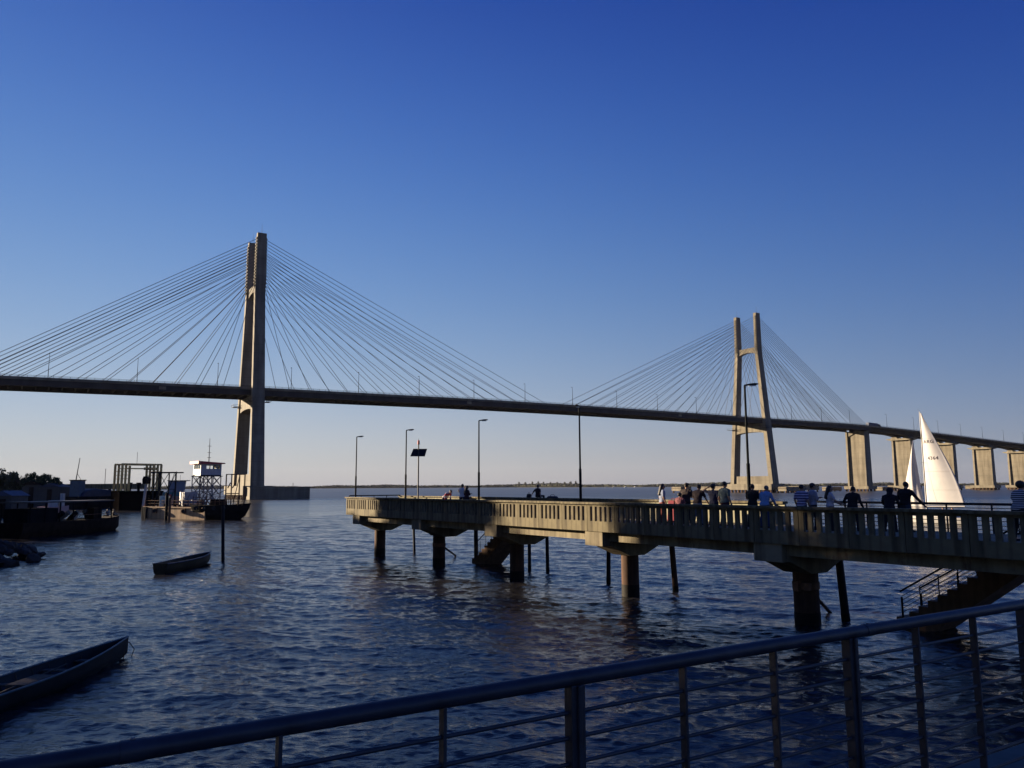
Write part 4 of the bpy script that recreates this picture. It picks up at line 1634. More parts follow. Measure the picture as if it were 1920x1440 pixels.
# ================================================================== SMALL OPEN BOATS
rb_a, rb_b = ground(294, 1078), ground(386, 1056)
rb_c = (rb_a + rb_b) / 2 + Vector((0, .55, 0))
rb = thing("rowing_boat", "small wooden rowing boat with olive hull and blue rim, afloat in mid basin", "rowboat", (rb_c.x, rb_c.y, .05), math.atan2(rb_b.y - rb_a.y, rb_b.x - rb_a.x))
Lr = (rb_b - rb_a).length * 1.04
hull_mesh(Lr, .66, .54, .18, .13, n=18, fine=2.4, open_in=.045, stern=.70).build("hull", M_BOATG, rb, smooth=True)
for x in (-1.2, 0, 1.1):
    MB().box(x - .12, x + .12, -.54, .54, .36, .40).build("thwart", M_WOOD, rb)


def gunwale(L, B, H, rise, m, parent, fine, stern, r, n=24, dz=0.0):
    for s in (-1, 1):
        pts = []
        for i in range(n + 1):
            q = i / n
            x = -L / 2 + L * q
            w = B * (stern + (1 - stern) * math.sin(min(1, q / 0.45) * math.pi / 2)) * (1 - max(0, (q - 0.45) / 0.55) ** fine)
            z = H + rise * max(0, (q - 0.35) / 0.65) ** 2 + rise * 0.25 * max(0, (0.3 - q) / 0.3) ** 2
            pts.append((x, s * max(w, .01), z + dz))
        MB().tube(pts, r, 6).build("gunwale", m, parent, smooth=True)


gunwale(Lr, .66, .54, .13, M_BOATB, rb, 2.4, .70, .045)
MB().tube([(Lr / 2 - .05, 0, .62), (Lr / 2 + .12, 0, .4), (Lr / 2 + .1, 0, -.1)], .018, 6).build("painter_rope", M_WOOD, rb)

sk_b = ground(236, 1244)
sk_a = ground(-40, 1352)
sd_ = (sk_b - sk_a).normalized()
Ls, Bs, Hs, Rs = 8.4, .70, .46, .16
sk_c = sk_b - sd_ * (Ls / 2 - .88) + Vector((-sd_.y, sd_.x, 0)) * .50
sk = thing("skiff", "long dark teal skiff with pale rim entering at the lower left", "boat", (sk_c.x, sk_c.y, .0), math.atan2(sd_.y, sd_.x))
hull_mesh(Ls, Bs, Hs, .15, Rs, n=26, fine=1.7, open_in=.045, stern=.75, floor=.10).build("hull", M_BOATT, sk, smooth=True)
gunwale(Ls, Bs, Hs, Rs, M_BOATL, sk, 1.7, .75, .028)
for x in (-2.6, -.6, 1.0, 2.2):
    wv = Bs - max(0, x) * .14
    MB().box(x - .11, x + .11, -wv + .06, wv - .06, .30, .335).build("thwart", M_WOOD, sk)
for k in range(11):      # ribs inside the planking
    x = -3.4 + .58 * k
    wv = Bs * (1 - max(0, (x / Ls + .05) / .55) ** 1.7) - .05
    MB().tube([(x, -wv, Hs - .03), (x, -wv * .8, .10), (x, 0, -.02), (x, wv * .8, .10), (x, wv, Hs - .03)], .014, 5).build("rib", M_WOOD, sk)
MB().box(-.9, .2, -.4, .15, .12, .40).build("locker", M_WOOD, sk, bevel=.02)
MB().tube([(-3.2, .5, .2), (-3.2, .5, .95)], .016, 6).build("oar_post", M_WOOD, sk)
MB().tube([(-2.2, -.3, .36), (1.4, .1, .40)], .02, 6).build("oar", M_WOOD, sk, smooth=True)
xb = Ls / 2
MB().tube([(xb - .1, 0, .52), (xb + .12, 0, .40), (xb + .22, -.1, .2), (xb + .1, -.1, .02), (xb - .1, -.1, -.1)], .014, 6).build("mooring_rope", M_WOOD, sk)
MB().tube([(xb - .25, -.05, .35), (xb - .26, -.05, -.1)], .014, 6).build("bow_chain", M_RUST, sk)

# ================================================================== WORK PONTOON WITH CONTROL TOWER
dk_a, dk_b = ground(250, 973), ground(385, 972)
DD = (dk_b - dk_a).normalized()
DD = Vector((math.cos(-.10), math.sin(-.10), 0))
D_ANG = -.10
YD = dk_a.y


def dpx(px, py, back=0.0):
    """local point on the pontoon: x along, z up, y = back"""
    A = dk_a + Vector((-DD.y, DD.x, 0)) * back
    t, z = on_wall(px, py, (A.x, A.y), (DD.x, DD.y))
    return t, z


pon = thing("work_pontoon", "tan work pontoon carrying a tall control cabin on lattice legs", "pontoon", (dk_a.x, dk_a.y, 0), D_ANG)
Wp = 7.5
t_end = dpx(440, 950)[0]
XE = t_end * .80


def fe(x):      # the pontoon's front edge runs aslant
    return 2.9 - .42 * x


MB().prism([(0, fe(0)), (XE, fe(XE)), (XE, Wp), (0, Wp)], 'z', -.6, 2.0).build("hull", M_TAN, pon, bevel=.08)
MB().beam((-.05, fe(-.05) - .05, 1.95), (XE + .05, fe(XE + .05) - .05, 1.95), .14, .2).build("rubbing_strake", M_TAN, pon)
MB().prism([(.08, fe(.08) + .06), (XE - .08, fe(XE) + .1), (XE - .08, Wp - .08), (.08, Wp - .08)], 'z', 2.0, 2.06).build("deck_plate", M_RUST, pon)
for px in (281, 351):
    t, _ = dpx(px, 955)
    bx = MB().beam((t - .5, fe(t - .5) - .12, 1.35), (t + .5, fe(t + .5) - .12, 1.35), .25, .8).build("fender_bracket", M_RUST, pon)
    MB().tube([(t + .15, fe(t) - .42, 1.35), (t + .15, fe(t) - .12, 1.35)], .36, 14).build("tyre_fender", M_TYRE, bx, smooth=True)
for px in (252, 256, 260):
    t, _ = dpx(px, 950)
    MB().tube([(t, fe(t) - .25, -1), (t, fe(t) - .25, 2.0)], .22, 8).build("fender_post", M_TYRE, pon, smooth=True)
# bulwark rails with posts
for back in (0, 1):
    yy_ = (lambda x: Wp - .1) if back else (lambda x: fe(x) + .15)
    rr_ = MB()
    rr_.beam((.2, yy_(.2), 3.1), (XE * .97, yy_(XE * .97), 3.1), .06)
    rr_.beam((.2, yy_(.2), 2.6), (XE * .97, yy_(XE * .97), 2.6), .05)
    rr_.build("deck_rail", M_RUST, pon)
    for k in range(13):
        xx = .3 + k * (XE * .94) / 12
        MB().beam((xx, yy_(xx), 2.05), (xx, yy_(xx), 3.12), .07).build("rail_post", M_RUST, pon)
# bollards on deck
for k in range(9):
    xx = .9 + k * 1.25 + rnd.uniform(-.2, .2)
    MB().tube([(xx, fe(xx) + .6, 2.05), (xx, fe(xx) + .6, 2.45 + rnd.random() * .25)], .16, 10).build("bollard", M_BLACK, pon, smooth=True)
# cabinets
t0, _ = dpx(290, 940)
t1, _ = dpx(305, 940)
for k in range(2):
    a = t0 + (t1 - t0) * k / 2
    cbn = MB().box(a + .03, a + (t1 - t0) / 2 - .03, 1.4, 2.4, 2.06, 3.9).build("cabinet", M_GREEN, pon, bevel=.03)
    MB().box(a + .15, a + (t1 - t0) / 2 - .15, 1.37, 1.4, 2.3, 3.6).build("cabinet_door", M_GREEN, cbn)
# container
t0, _ = dpx(335, 935, 2)
t1, _ = dpx(358, 935, 2)
ct = MB().box(t0, t1, 2.0, 4.4, 2.06, 4.55).build("container", M_WHITE, pon, bevel=.03)
CT_PIV = ((t0 + t1) / 2, 3.2)
rb_ = MB()
for k in range(10):
    xx = t0 + .15 + k * (t1 - t0 - .3) / 9
    rb_.box(xx - .04, xx + .04, 1.96, 2.0, 2.2, 4.45)
rb_.build("container_ribs", M_WHITE, ct)
ct.matrix_local = Matrix.Translation((*CT_PIV, 0)) @ Matrix.Rotation(.82, 4, "Z") @ Matrix.Translation((-CT_PIV[0], -CT_PIV[1], 0))
# crane arm with dark head
a0, z0 = dpx(262, 936, 2)
a1, z1 = dpx(267.5, 905, 2)
crn = MB().beam((a0, 3.2, 2.06), (a1, 3.2, z1), .34).build("crane_arm", M_WHITE, pon)
MB().prism([(a1 - .55, z1 - .2), (a1 + .5, z1 - .2), (a1 + .55, z1 + .7), (a1 + .2, z1 + 1.15), (a1 - .4, z1 + 1.1), (a1 - .6, z1 + .6)], 'y', 2.8, 3.7).build("crane_head", M_BLACK, crn)


def lattice(mb, x0, x1, y0, y1, z0, z1, w, nb, inset=0.0):
    """square lattice tower; inset narrows the top"""
    def c(i, z):
        f = (z - z0) / (z1 - z0) * inset
        X = (x0 + f, x1 - f, x1 - f, x0 + f)[i]
        Y = (y0 + f, y0 + f, y1 - f, y1 - f)[i]
        return (X, Y, z)
    for i in range(4):
        mb.beam(c(i, z0), c(i, z1), w * 1.5)
    hs = [z0 + (z1 - z0) * k / nb for k in range(nb + 1)]
    for a, b in zip(hs, hs[1:]):
        for i in range(4):
            j = (i + 1) % 4
            mb.beam(c(i, a), c(j, b), w)
            mb.beam(c(j, a), c(i, b), w)
            mb.beam(c(i, b), c(j, b), w)


ta, _ = dpx(288, 900, 3)
tb, _ = dpx(330, 900, 3)
zt = dpx(300, 886, 3)[1]
lt = MB()
for x0_, x1_ in ((ta, ta + 1.0), (tb - 1.3, tb)):
    lt.beam((x0_, 3, 2.06), (x0_, 3, zt), .16)
    lt.beam((x1_, 3, 2.06), (x1_, 3, zt), .16)
    lt.beam((x0_, 5.2, 2.06), (x0_, 5.2, zt), .16)
lt.beam((ta - .5, 3, zt), (tb + .1, 3, zt), .22)
lt.beam((ta - .5, 5.2, zt), (tb + .1, 5.2, zt), .22)
lt.build("gantry_frame", M_STEELD, pon)
zz = [2.1 + (zt - 2.1) * k / 2 for k in range(3)]
lx = MB()
for a, b in zip(zz, zz[1:]):
    lx.beam((ta + 1, 3, a), (tb - 1.3, 3, b), .08)
    lx.beam((tb - 1.3, 3, a), (ta + 1, 3, b), .08)
    lx.beam((ta, 3, b), (tb, 3, b), .09)
    for x0_ in (ta, tb - 1.3):
        lx.beam((x0_, 3, a), (x0_ + 1, 3, b), .07)
        lx.beam((x0_, 3, a), (x0_, 5.2, b), .07)
lx.build("cross_bracing", M_STEELD, pon)
# control tower
ca, _ = dpx(357, 890, 3.5)
cb_, _ = dpx(407, 890, 3.5)
zb = dpx(380, 892, 3.5)[1]
ztp = dpx(380, 870, 3.5)[1]
lg = MB()
lattice(lg, ca + .5, ca + 1.9, 3.3, 6.2, 2.06, zb, .085, 3)
lattice(lg, cb_ - 2.3, cb_ - .6, 3.3, 6.2, 2.06, zb, .085, 3)
lg.beam((ca + .5, 3.3, 4.6), (cb_ - .6, 3.3, 4.6), .12)
lg.beam((ca + 1.9, 3.3, 4.6), (cb_ - 2.3, 3.3, zb), .08)
lg.beam((cb_ - 2.3, 3.3, 4.6), (ca + 1.9, 3.3, zb), .08)
lg.build("lattice_legs", M_GREYP, pon)
cc_ = (ca + cb_) / 2
la_, lb_ = ca, cb_
ca, cb_ = cc_ - 1.83, cc_ + 1.83
cw = MB()
zl, zh = zb + 1.2, zb + 1.85
cw.box(ca, cb_, 2.9, 6.6, zb, zb + .12)
cw.box(ca, cb_, 2.9, 6.6, ztp - .1, ztp)
for y0_, y1_ in ((2.9, 3.0), (6.5, 6.6)):
    cw.box(ca, cb_, y0_, y1_, zb + .12, zl)
    cw.box(ca, cb_, y0_, y1_, zh, ztp - .1)
    cw.box(ca, ca + 1.0, y0_, y1_, zl, zh)
    cw.box(cb_ - .2, cb_, y0_, y1_, zl, zh)
for x0_, x1_ in ((ca, ca + .1), (cb_ - .1, cb_)):
    cw.box(x0_, x1_, 3.0, 6.5, zb + .12, ztp - .1)
cabin = cw.build("control_cabin", M_WHITE, pon)
M_PANE = bpy.data.materials.new("clear pane")
M_PANE.use_nodes = True
pb_ = M_PANE.node_tree.nodes["Principled BSDF"]
pb_.inputs["Transmission Weight"].default_value = 1.0
pb_.inputs["Roughness"].default_value = 0.0
pb_.inputs["IOR"].default_value = 1.05
pb_.inputs["Base Color"].default_value = (.93, .95, .95, 1)
MB().prism([(ca - .55, ztp), (cb_ + .5, ztp + .02), (cb_ + .5, ztp + .2), (ca - .55, ztp + .5)], 'y', 2.5, 7.0).build("roof", M_RED, cabin)
MB().box(ca + .1, cb_ - .1, 2.85, 2.9, zb, zb + .12).build("sill_beam", M_STEELD, cabin)
wx0, wx1 = ca + 1.0, cb_ - .2
for k in range(4):
    a = wx0 + k * (wx1 - wx0) / 4
    e = wx0 + (k + 1) * (wx1 - wx0) / 4
    for y0_ in (2.93, 6.53):
        MB().box(a + .06, e - .06, y0_, y0_ + .02, zl, zh).build("window", M_PANE, cabin)
        MB().box(e - .06, e + .06, y0_ - .02, y0_ + .05, zl, zh).build("mullion", M_WHITE, cabin)
for k in range(3):
    MB().box(ca - .04, ca, 3.2 + k * 1.1, 4.05 + k * 1.1, zb + 1.2, zb + 1.85).build("side_window", M_GLASS, cabin)
zm = dpx(378, 822, 4)[1]
xm = cc_
ms = MB().tube([(xm, 4.2, ztp + .1), (xm, 4.2, zm)], [.09, .04], 8)
for q in (.25, .45, .7):
    z_ = ztp + (zm - ztp) * q
    ms.beam((xm - .35, 4.2, z_), (xm + .35, 4.2, z_), .07)
ms.build("radio_mast", M_GREYD, cabin)
cabin.matrix_local = Matrix.Translation((cc_, 4.75, 0)) @ Matrix.Rotation(.82, 4, "Z") @ Matrix.Translation((-cc_, -4.75, 0))
MB().box(la_ + .3, lb_ - .3, 3.2, 6.3, zb - .12, zb - .004).build("tower_platform", M_STEELD, pon)
ca, cb_ = la_, lb_
pp = MB()
rr = random.Random(5)
for k in range(16):      # pipes, hoses and pump gear heaped below the tower
    xx = ca + rr.uniform(0, cb_ - ca)
    yy = rr.uniform(.8, 3.0)
    pp.tube([(xx, yy, 2.1), (xx + rr.uniform(-.8, .8), yy + rr.uniform(-.3, .3), 2.1 + rr.uniform(.6, 2.2))], rr.uniform(.05, .12), 6)
pp.build("pipework", M_GREYP, pon)
for k in range(3):
    xx = ca + .6 + k * 1.5
    MB().tube([(xx, 1.2, 2.06), (xx, 1.2, 3.2)], .4, 14).build("drum", (M_GREYP, M_WHITE, M_GREYD)[k], pon, smooth=True)

# twin guide piles in front of the pontoon
for k, (px, r) in enumerate(((311.5, .24), (317.5, .2))):
    g = ground(px, 976)
    ttop = at_depth(px, (925, 935)[k], g.y)
    t = thing("guide_pile", ("thick black guide pile in front of the work pontoon", "thinner rust stained guide pile right of the thick black one")[k], "mooring pile",
              (g.x, g.y - .1, 0), 0, "guide piles of the work pontoon")
    MB().tube([(0, 0, -4), (0, 0, ttop.z)], r, 10).build("shaft", (M_BLACK, M_RUST)[k], t, smooth=True)
    MB().tube([(0, 0, ttop.z), (0, 0, ttop.z + .08)], r * 1.08, 10).build("top_collar", M_BLACK, t, smooth=True)

# black tug lying across the pontoon's right end
tg_c = ground(408, 973)
tg_c.y -= 3.2
tg_c.x += 1.2
tug = thing("black_tug", "black raked hull of a tug lying at the right end of the pontoon", "tug", (tg_c.x, tg_c.y + 2.0, 0), D_ANG - .12)
hm_ = hull_mesh(10.6, 2.3, 2.35, .5, .35, n=18, fine=2.0, stern=.6)
for i in range(len(hm_.v)):
    x, y, z = hm_.v[i]
    sc_ = 1 - .28 * max(0, min(1, (2.3 - z) / 2.6))
    hm_.v[i] = (x * sc_, y, z)
hm_.build("hull", M_BLACK, tug, smooth=True)
MB().box(-1.9, .3, -1.0, 1.0, 2.3, 3.3, (-1.8, .2, -.9, .9)).build("deckhouse", M_BROWNH, tug, bevel=.05)
r1 = MB()
for zz_ in (2.9, 3.3, 3.7):
    r1.beam((-4.4, -1.9, zz_), (4.4, -1.2, zz_ + .1), .06)
for k in range(12):
    r1.beam((-4.4 + .8 * k, -1.9 + .06 * k, 2.3), (-4.4 + .8 * k, -1.9 + .06 * k, 3.8), .06)
r1.build("bulwark_rail", M_RUST, tug)
fr = MB()
for x_ in (1.0, 3.5):
    fr.beam((x_, -.8, 2.4), (x_, -.8, 7.5), .15)
    fr.beam((x_, .8, 2.4), (x_, .8, 7.5), .15)
    fr.beam((x_, -.8, 7.5), (x_, .8, 7.5), .12)
fr.beam((1.0, -.8, 7.5), (3.6, -.8, 7.5), .15)
fr.beam((1.0, .8, 7.5), (3.6, .8, 7.5), .15)
fr.beam((1.0, -.8, 4.3), (3.6, -.8, 4.3), .15)
fr.beam((2.4, -.8, 2.4), (3.5, -.8, 7.3), .1)
fr.beam((3.5, -.8, 7.5), (3.7, -.8, 8.3), .06)
fr.beam((1.2, -.6, 5.2), (1.7, -.6, 6.1), .14)
fr.beam((2.1, -.6, 5.2), (2.6, -.6, 6.1), .14)
fr.build("tow_frame", M_RUST, tug)
for x_ in (-3.6, -1.9, -.2, 1.5):
    MB().tube([(x_, -2.0 + .05, 1.9), (x_, -2.35, 1.9)], .34, 14).build("tyre_fender", M_TYRE, tug, smooth=True)
cbz = MB()
cbz.tube([(-5.0, -.5, 7.0), (-3.6, -.5, 4.5), (-2.0, -.5, 4.0), (-.3, -.5, 4.4), (1.0, -.6, 5.0)], .05, 6)
cbz.build("slack_cable", M_BLACK, tug)

# launch with pale wheelhouse and teal stripe, behind the pontoon
lb = at_depth(335, 925, 176)
la = thing("river_launch", "white river launch with teal band and red lifebuoy behind the pontoon", "boat", (lb.x, lb.y, 0), .25)
la.scale = (.68, .68, .82)
hull_mesh(13, 2.3, 2.2, .5, .8, n=16, fine=2.0).build("hull", M_GREYD, la, smooth=True)
MB().box(-4.5, 3.2, -1.7, 1.7, 2.2, 4.2).build("lower_cabin", mat("salmon paint", (.42, .22, .15), .6, .15, 1, .1), la, bevel=.05)
MB().box(-4.6, 3.3, -1.75, 1.75, 4.2, 5.3).build("teal_band", M_TEAL, la)
wh = MB().box(-3.2, 1.6, -1.4, 1.4, 5.3, 8.3, (-3.2, 2.0, -1.5, 1.5)).build("wheelhouse", mat("pale blue grey paint", (.16, .18, .22), .6, .1, 1, .1), la)
MB().box(-3.4, 3.2, -1.9, 1.9, 8.3, 8.5).build("wheelhouse_roof", M_GREYD, wh)
MB().tube([(-2.5, -1.85, 4.0), (-2.5, -1.70, 4.0)], .75, 16).build("lifebuoy", M_RED, la, smooth=True)
am = MB()
am.tube([(-1, 0, 8.5), (-1, 0, 11)], .06, 6)
am.tube([(.3, 0, 8.5), (.3, 0, 10)], .05, 6)
am.build("aerials", M_GREYD, la)

# yellow gantry barge farther back
yb = at_depth(258, 930, 190)
yg = thing("gantry_barge", "dark barge carrying a tall yellow steel gantry", "barge", (yb.x, yb.y, 0), .8)
yg.scale = (1.2, 1, 1)
MB().box(-4.0, 4.6, -1.8, 4.0, -.6, 4.6).build("hull", mat("tarred hull", (.006, .005, .005), 1.0, .3, 1, .1, spec=0.0), yg, bevel=.08)
for x_ in (-3.6, -2.9, -2.2, 2.6, 3.3, 4.0):
    for y_ in (-1.2, 3.5):
        MB().beam((x_, y_, 4.6), (x_, y_, 11.0 if abs(x_) > 2.5 else 10.6), .38).build("gantry_leg", M_YEL, yg)
gt = MB()
for y_ in (-1.2, 3.5):
    gt.beam((-3.7, y_, 11.0), (4.1, y_, 11.0), .4)
    gt.beam((-2.9, y_, 10.0), (3.3, y_, 10.0), .2)
    for z_ in (9.3, 8.4, 7.5):
        gt.beam((-3.7, y_, z_), (-2.1, y_, z_), .14)
        gt.beam((2.5, y_, z_), (4.1, y_, z_), .14)
for x_ in (-3.6, 4.0):
    gt.beam((x_, -1.2, 11), (x_, 3.5, 11), .22)
gt.build("gantry_beams", M_YEL, yg)
MB().box(1.2, 3.6, 0, 1.0, 9.7, 10.3).build("hoist", M_RUST, yg)
for x_ in (-1.6, .1):
    MB().tube([(x_, 0, 4.6), (x_, 0, 5.4), (x_, 0, 6.6)], [.25, .3, .5], 10).build("vent_cowl", M_BLACK, yg, smooth=True)
MB().tube([(-.5, 0, 11), (-.5, 0, 14)], .04, 5).build("aerial", M_GREYD, yg)

# wharf behind
w0, w1 = at_depth(90, 907, 226), at_depth(238, 907, 214)
wd = w1 - w0
wf = thing("wharf", "long dark elevated wharf deck on piles behind the moored vessels", "wharf", (w0.x, w0.y, 0), math.atan2(wd.y, wd.x))
Lw = wd.length
MB().box(-40, Lw, 0, 6, 5.1, 6.5).build("deck_slab", M_JETTY, wf)
for k in range(14):
    MB().tube([(Lw - .8 - 3.4 * k, 1, -4), (Lw - .8 - 3.4 * k, 1, 5.1)], .35, 8).build("pile", M_COLUMN, wf, smooth=True)
MB().box(-40, Lw, 1.0, 1.4, 4.2, 4.6).build("brace_beam", M_JETTY, wf)
MB().beam((Lw - 12.0, 3, 6.5), (Lw - 12.0, 3, 10.8), .1).build("flag_post", M_GREYD, wf)

# dark cargo vessel with leaning mast (x 105-222)
v0, v1 = ground(118, 955), ground(222, 951)
vd = v1 - v0
cv = thing("cargo_vessel", "black cargo vessel with tarpaulin load and slanting mast", "vessel", ((v0.x + v1.x) / 2, (v0.y + v1.y) / 2 + 2.5, 0), math.atan2(vd.y, vd.x) + .05)
Lv = vd.length * 1.05
hull_mesh(Lv, 2.8, 3.1, .6, .35, n=18, fine=3.0, stern=.8).build("hull", M_BLACK, cv, smooth=True)
tp = MB()
pr = [(-.40, .1), (-.38, 1.2), (-.30, 2.0), (-.18, 2.3), (.02, 2.05), (.2, 1.7), (.36, .9), (.40, .1)]
tp.prism([(a * Lv, 2.9 + b) for a, b in pr], 'y', -2.0, 2.0)
tp.build("tarpaulin", M_TARP, cv, bevel=.3)
wx = -.42 * Lv
MB().box(wx - .2, wx + 2.0, -1.4, 1.4, 3.0, 7.3).build("wheelhouse", mat("slate blue paint", (.05, .08, .11), .6, .2, 1, .1), cv, bevel=.06)
MB().box(wx - .35, wx + 2.15, -1.6, 1.6, 7.3, 7.5).build("wheelhouse_roof", M_BLACK, cv)
MB().tube([(wx - .1, 0, 5.5), (wx + 1.1, 0, 13.2)], [.14, .07], 8).build("mast", M_BLACK, cv, smooth=True)
MB().tube([(wx + .35, 0, 9.3), (wx + 2.0, 0, 7.5)], .05, 6).build("stay", M_BLACK, cv)
for x_ in (.30, .36, .42):
    MB().tube([(x_ * Lv, -1.0, 3.1), (x_ * Lv, -1.0, 4.6)], .35, 10).build("deck_winch", M_WHITE if x_ == .42 else M_BLACK, cv, smooth=True)

# small white launch and pink hut seen between
for (px, py, w, h, m, lab, nm) in ((102, 936, 2.2, 2.0, M_WHITE, "small white cabin boat between the dark barge and the cargo vessel", "cabin_boat"),):
    g = at_depth(px, py, 170)
    t = thing(nm, lab, "boat", (g.x, g.y, 0), .2)
    hull_mesh(6, 1.1, 1.3, .3, .3).build("hull", mat("pale pink paint", (.5, .3, .26), .6, .1, 1, .1), t, smooth=True)
    MB().box(-1, 1, -.7, .7, 1.3, 2.7).build("cabin", m, t, bevel=.05)
    MB().box(1.3, 1.9, -.6, .6, 1.3, 4.2).build("locker", m, t)

# near dark barge with canopy (x 20-207)
b0, b1 = ground(-10, 1012), ground(207, 994)
bv = b1 - b0
br = thing("canopy_barge", "black river barge with long flat canopy moored at the left bank", "barge", ((b0.x + b1.x) / 2, (b0.y + b1.y) / 2 + 2.0, 0), math.atan2(bv.y, bv.x))
Lb = bv.length
hull_mesh(Lb, 2.1, 1.55, .5, .3, n=18, fine=4.0, stern=.9).build("hull", M_BROWNH, br, smooth=True)
MB().box(-.46 * Lb, .30 * Lb, -1.9, 1.9, 3.7, 3.85).build("canopy_roof", M_GREYD, br)
MB().box(-.45 * Lb, -.2 * Lb, -1.5, 1.5, 1.5, 3.1).build("cabin", M_BLACK, br, bevel=.05)
for k in range(7):
    for s in (-1, 1):
        x_ = -.45 * Lb + k * .122 * Lb
        MB().beam((x_, s * 1.8, 1.5), (x_, s * 1.8, 3.7), .1).build("canopy_post", M_BLACK, br)
rr = random.Random(9)
for k in range(7):
    x_ = -.18 * Lb + k * 1.1
    MB().tube([(x_, rr.uniform(-.9, .9), 1.5), (x_, rr.uniform(-.9, .9), 2.3 + rr.random() * .4)], .28, 10).build("drum", (M_WHITE, M_BLACK, M_GREYP, M_BLACK)[k % 4], br, smooth=True)
for (px, wd_, m) in ((134, .28, M_WOOD), (140, .2, M_GREYP)):
    pass
MB().box(.12 * Lb, .2 * Lb, -1.6, -.6, 1.5, 2.9).build("locker", M_BROWNH, br, bevel=.03)
MB().beam((-.1 * Lb, -2.0, 2.2), (.3 * Lb, -2.0, 2.2), .06).build("side_rail", M_RUST, br)
for k, x_ in enumerate((.36, .42)):
    w = Matrix.Rotation(math.atan2(bv.y, bv.x), 4, 'Z') @ Vector((x_ * Lb, -.2, 0)) + Vector(br.location) + Vector((0, 0, 1.45))
    person(("fisherman in a grey shirt crouched on the bow of the dark barge", "fisherman in black sitting at the very tip of the dark barge")[k], w, 1.2 - k * 2, h=1.65, sit=.35,
           shirt=(cloth("dull grey", (.10, .11, .12)), BLK)[k], pants=BLK, arms='fold', group="fishermen on the barge")

# ================================================================== LEFT BANK
def bank():
    # waterline points, then the top of the bank
    wl_ = [(-16, -12), (-19, 6), (-24, 22), (-30, 36), (-37, 50), (-41, 60), (-47, 72), (-62, 88), (-78, 112), (-98, 145), (-122, 185), (-150, 235), (-200, 330), (-290, 460), (-450, 640)]
    v, f = [], []
    rows = [(0, -1.2), (-1.5, .3), (-5, 1.6), (-11, 3.2), (-30, 4.0), (-400, 6)]
    r = random.Random(2)
    P = []
    for i, (x, y) in enumerate(wl_):
        for k in range(4):
            if i < len(wl_) - 1:
                x2, y2 = wl_[i + 1]
                P.append((x + (x2 - x) * k / 4, y + (y2 - y) * k / 4))
    for i, (x, y) in enumerate(P):
        for dx, z in rows:
            v.append((x + dx * .9 + r.uniform(-.5, .5), y + dx * -.35 + r.uniform(-.5, .5), z + r.uniform(-.25, .25)))
    n = len(rows)
    for i in range(len(P) - 1):
        for k in range(n - 1):
            a = i * n + k
            f.append((a, a + n, a + n + 1, a + 1))
    MB().add(v, f).build("river_bank", M_SOIL, kind="structure")


bank()


def leafy_tree(seed, h, r, trunk_h, dens=1.0, leaf=.32, m=M_LEAF, flat=.8):
    rr = random.Random(seed)
    tr = MB()
    tr.tube([(0, 0, -.6), (rr.uniform(-.2, .2), rr.uniform(-.2, .2), trunk_h), (rr.uniform(-.5, .5), rr.uniform(-.5, .5), h * .8)], [.32, .22, .06], 8)
    cr_v, cr_f = [], []
    zc = (trunk_h + h) / 2
    hz = (h - trunk_h) / 2
    cl = []
    for q in range(int(42 * dens)):
        while True:
            a, b, c = rr.uniform(-1, 1), rr.uniform(-1, 1), rr.uniform(-1, 1)
            d = a * a + b * b + c * c
            if .15 < d < 1:
                break
        cl.append((a * r, b * r * .95, zc + c * hz, rr.uniform(.7, 1.35)))
    for k in range(9):
        c = cl[k]
        tr.tube([(0, 0, trunk_h * rr.uniform(.6, 1.1)), (c[0] * .5, c[1] * .5, (trunk_h + c[2]) / 2), c[:3]], [.12, .07, .03], 5)
    vs, fs = [], []
    for cx, cy, cz, cs in cl:
        for q in range(int(58 * dens)):
            d = Vector((rr.gauss(0, 1), rr.gauss(0, 1), rr.gauss(0, 1))).normalized() * cs * rr.uniform(.45, 1.0)
            p = Vector((cx, cy, cz)) + Vector((d.x, d.y, d.z * flat))
            n1 = Vector((rr.gauss(0, 1), rr.gauss(0, 1), rr.gauss(0, 1))).normalized()
            n2 = n1.cross(Vector((rr.gauss(0, 1), rr.gauss(0, 1), 1))).normalized()
            s = leaf * rr.uniform(.6, 1.3)
            o = len(vs)
            vs += [p - n1 * s, p + n2 * s * .6, p + n1 * s, p - n2 * s * .6]
            fs.append((o, o + 1, o + 2, o + 3))
    cm = bpy.data.meshes.new("crown")
    cm.from_pydata([tuple(q) for q in vs], [], fs)
    cm.materials.append(m)
    return tr.mesh("trunk", M_BARK, True), cm


TM = [leafy_tree(1, 11.5, 4.6, 2.2, 1.6), leafy_tree(2, 10.0, 4.0, 2.0, 1.5), leafy_tree(3, 7.0, 3.2, 1.6, 1.0, m=M_LEAF2)]


def tree(x, y, z, kind, sc, rot, label, name="bank_tree", group="trees on the left bank"):
    t = thing(name, label, "tree", (x, y, z), rot, group)
    t.scale = (sc, sc, sc)
    link("trunk", TM[kind][0], t)
    link("crown", TM[kind][1], t)
    return t


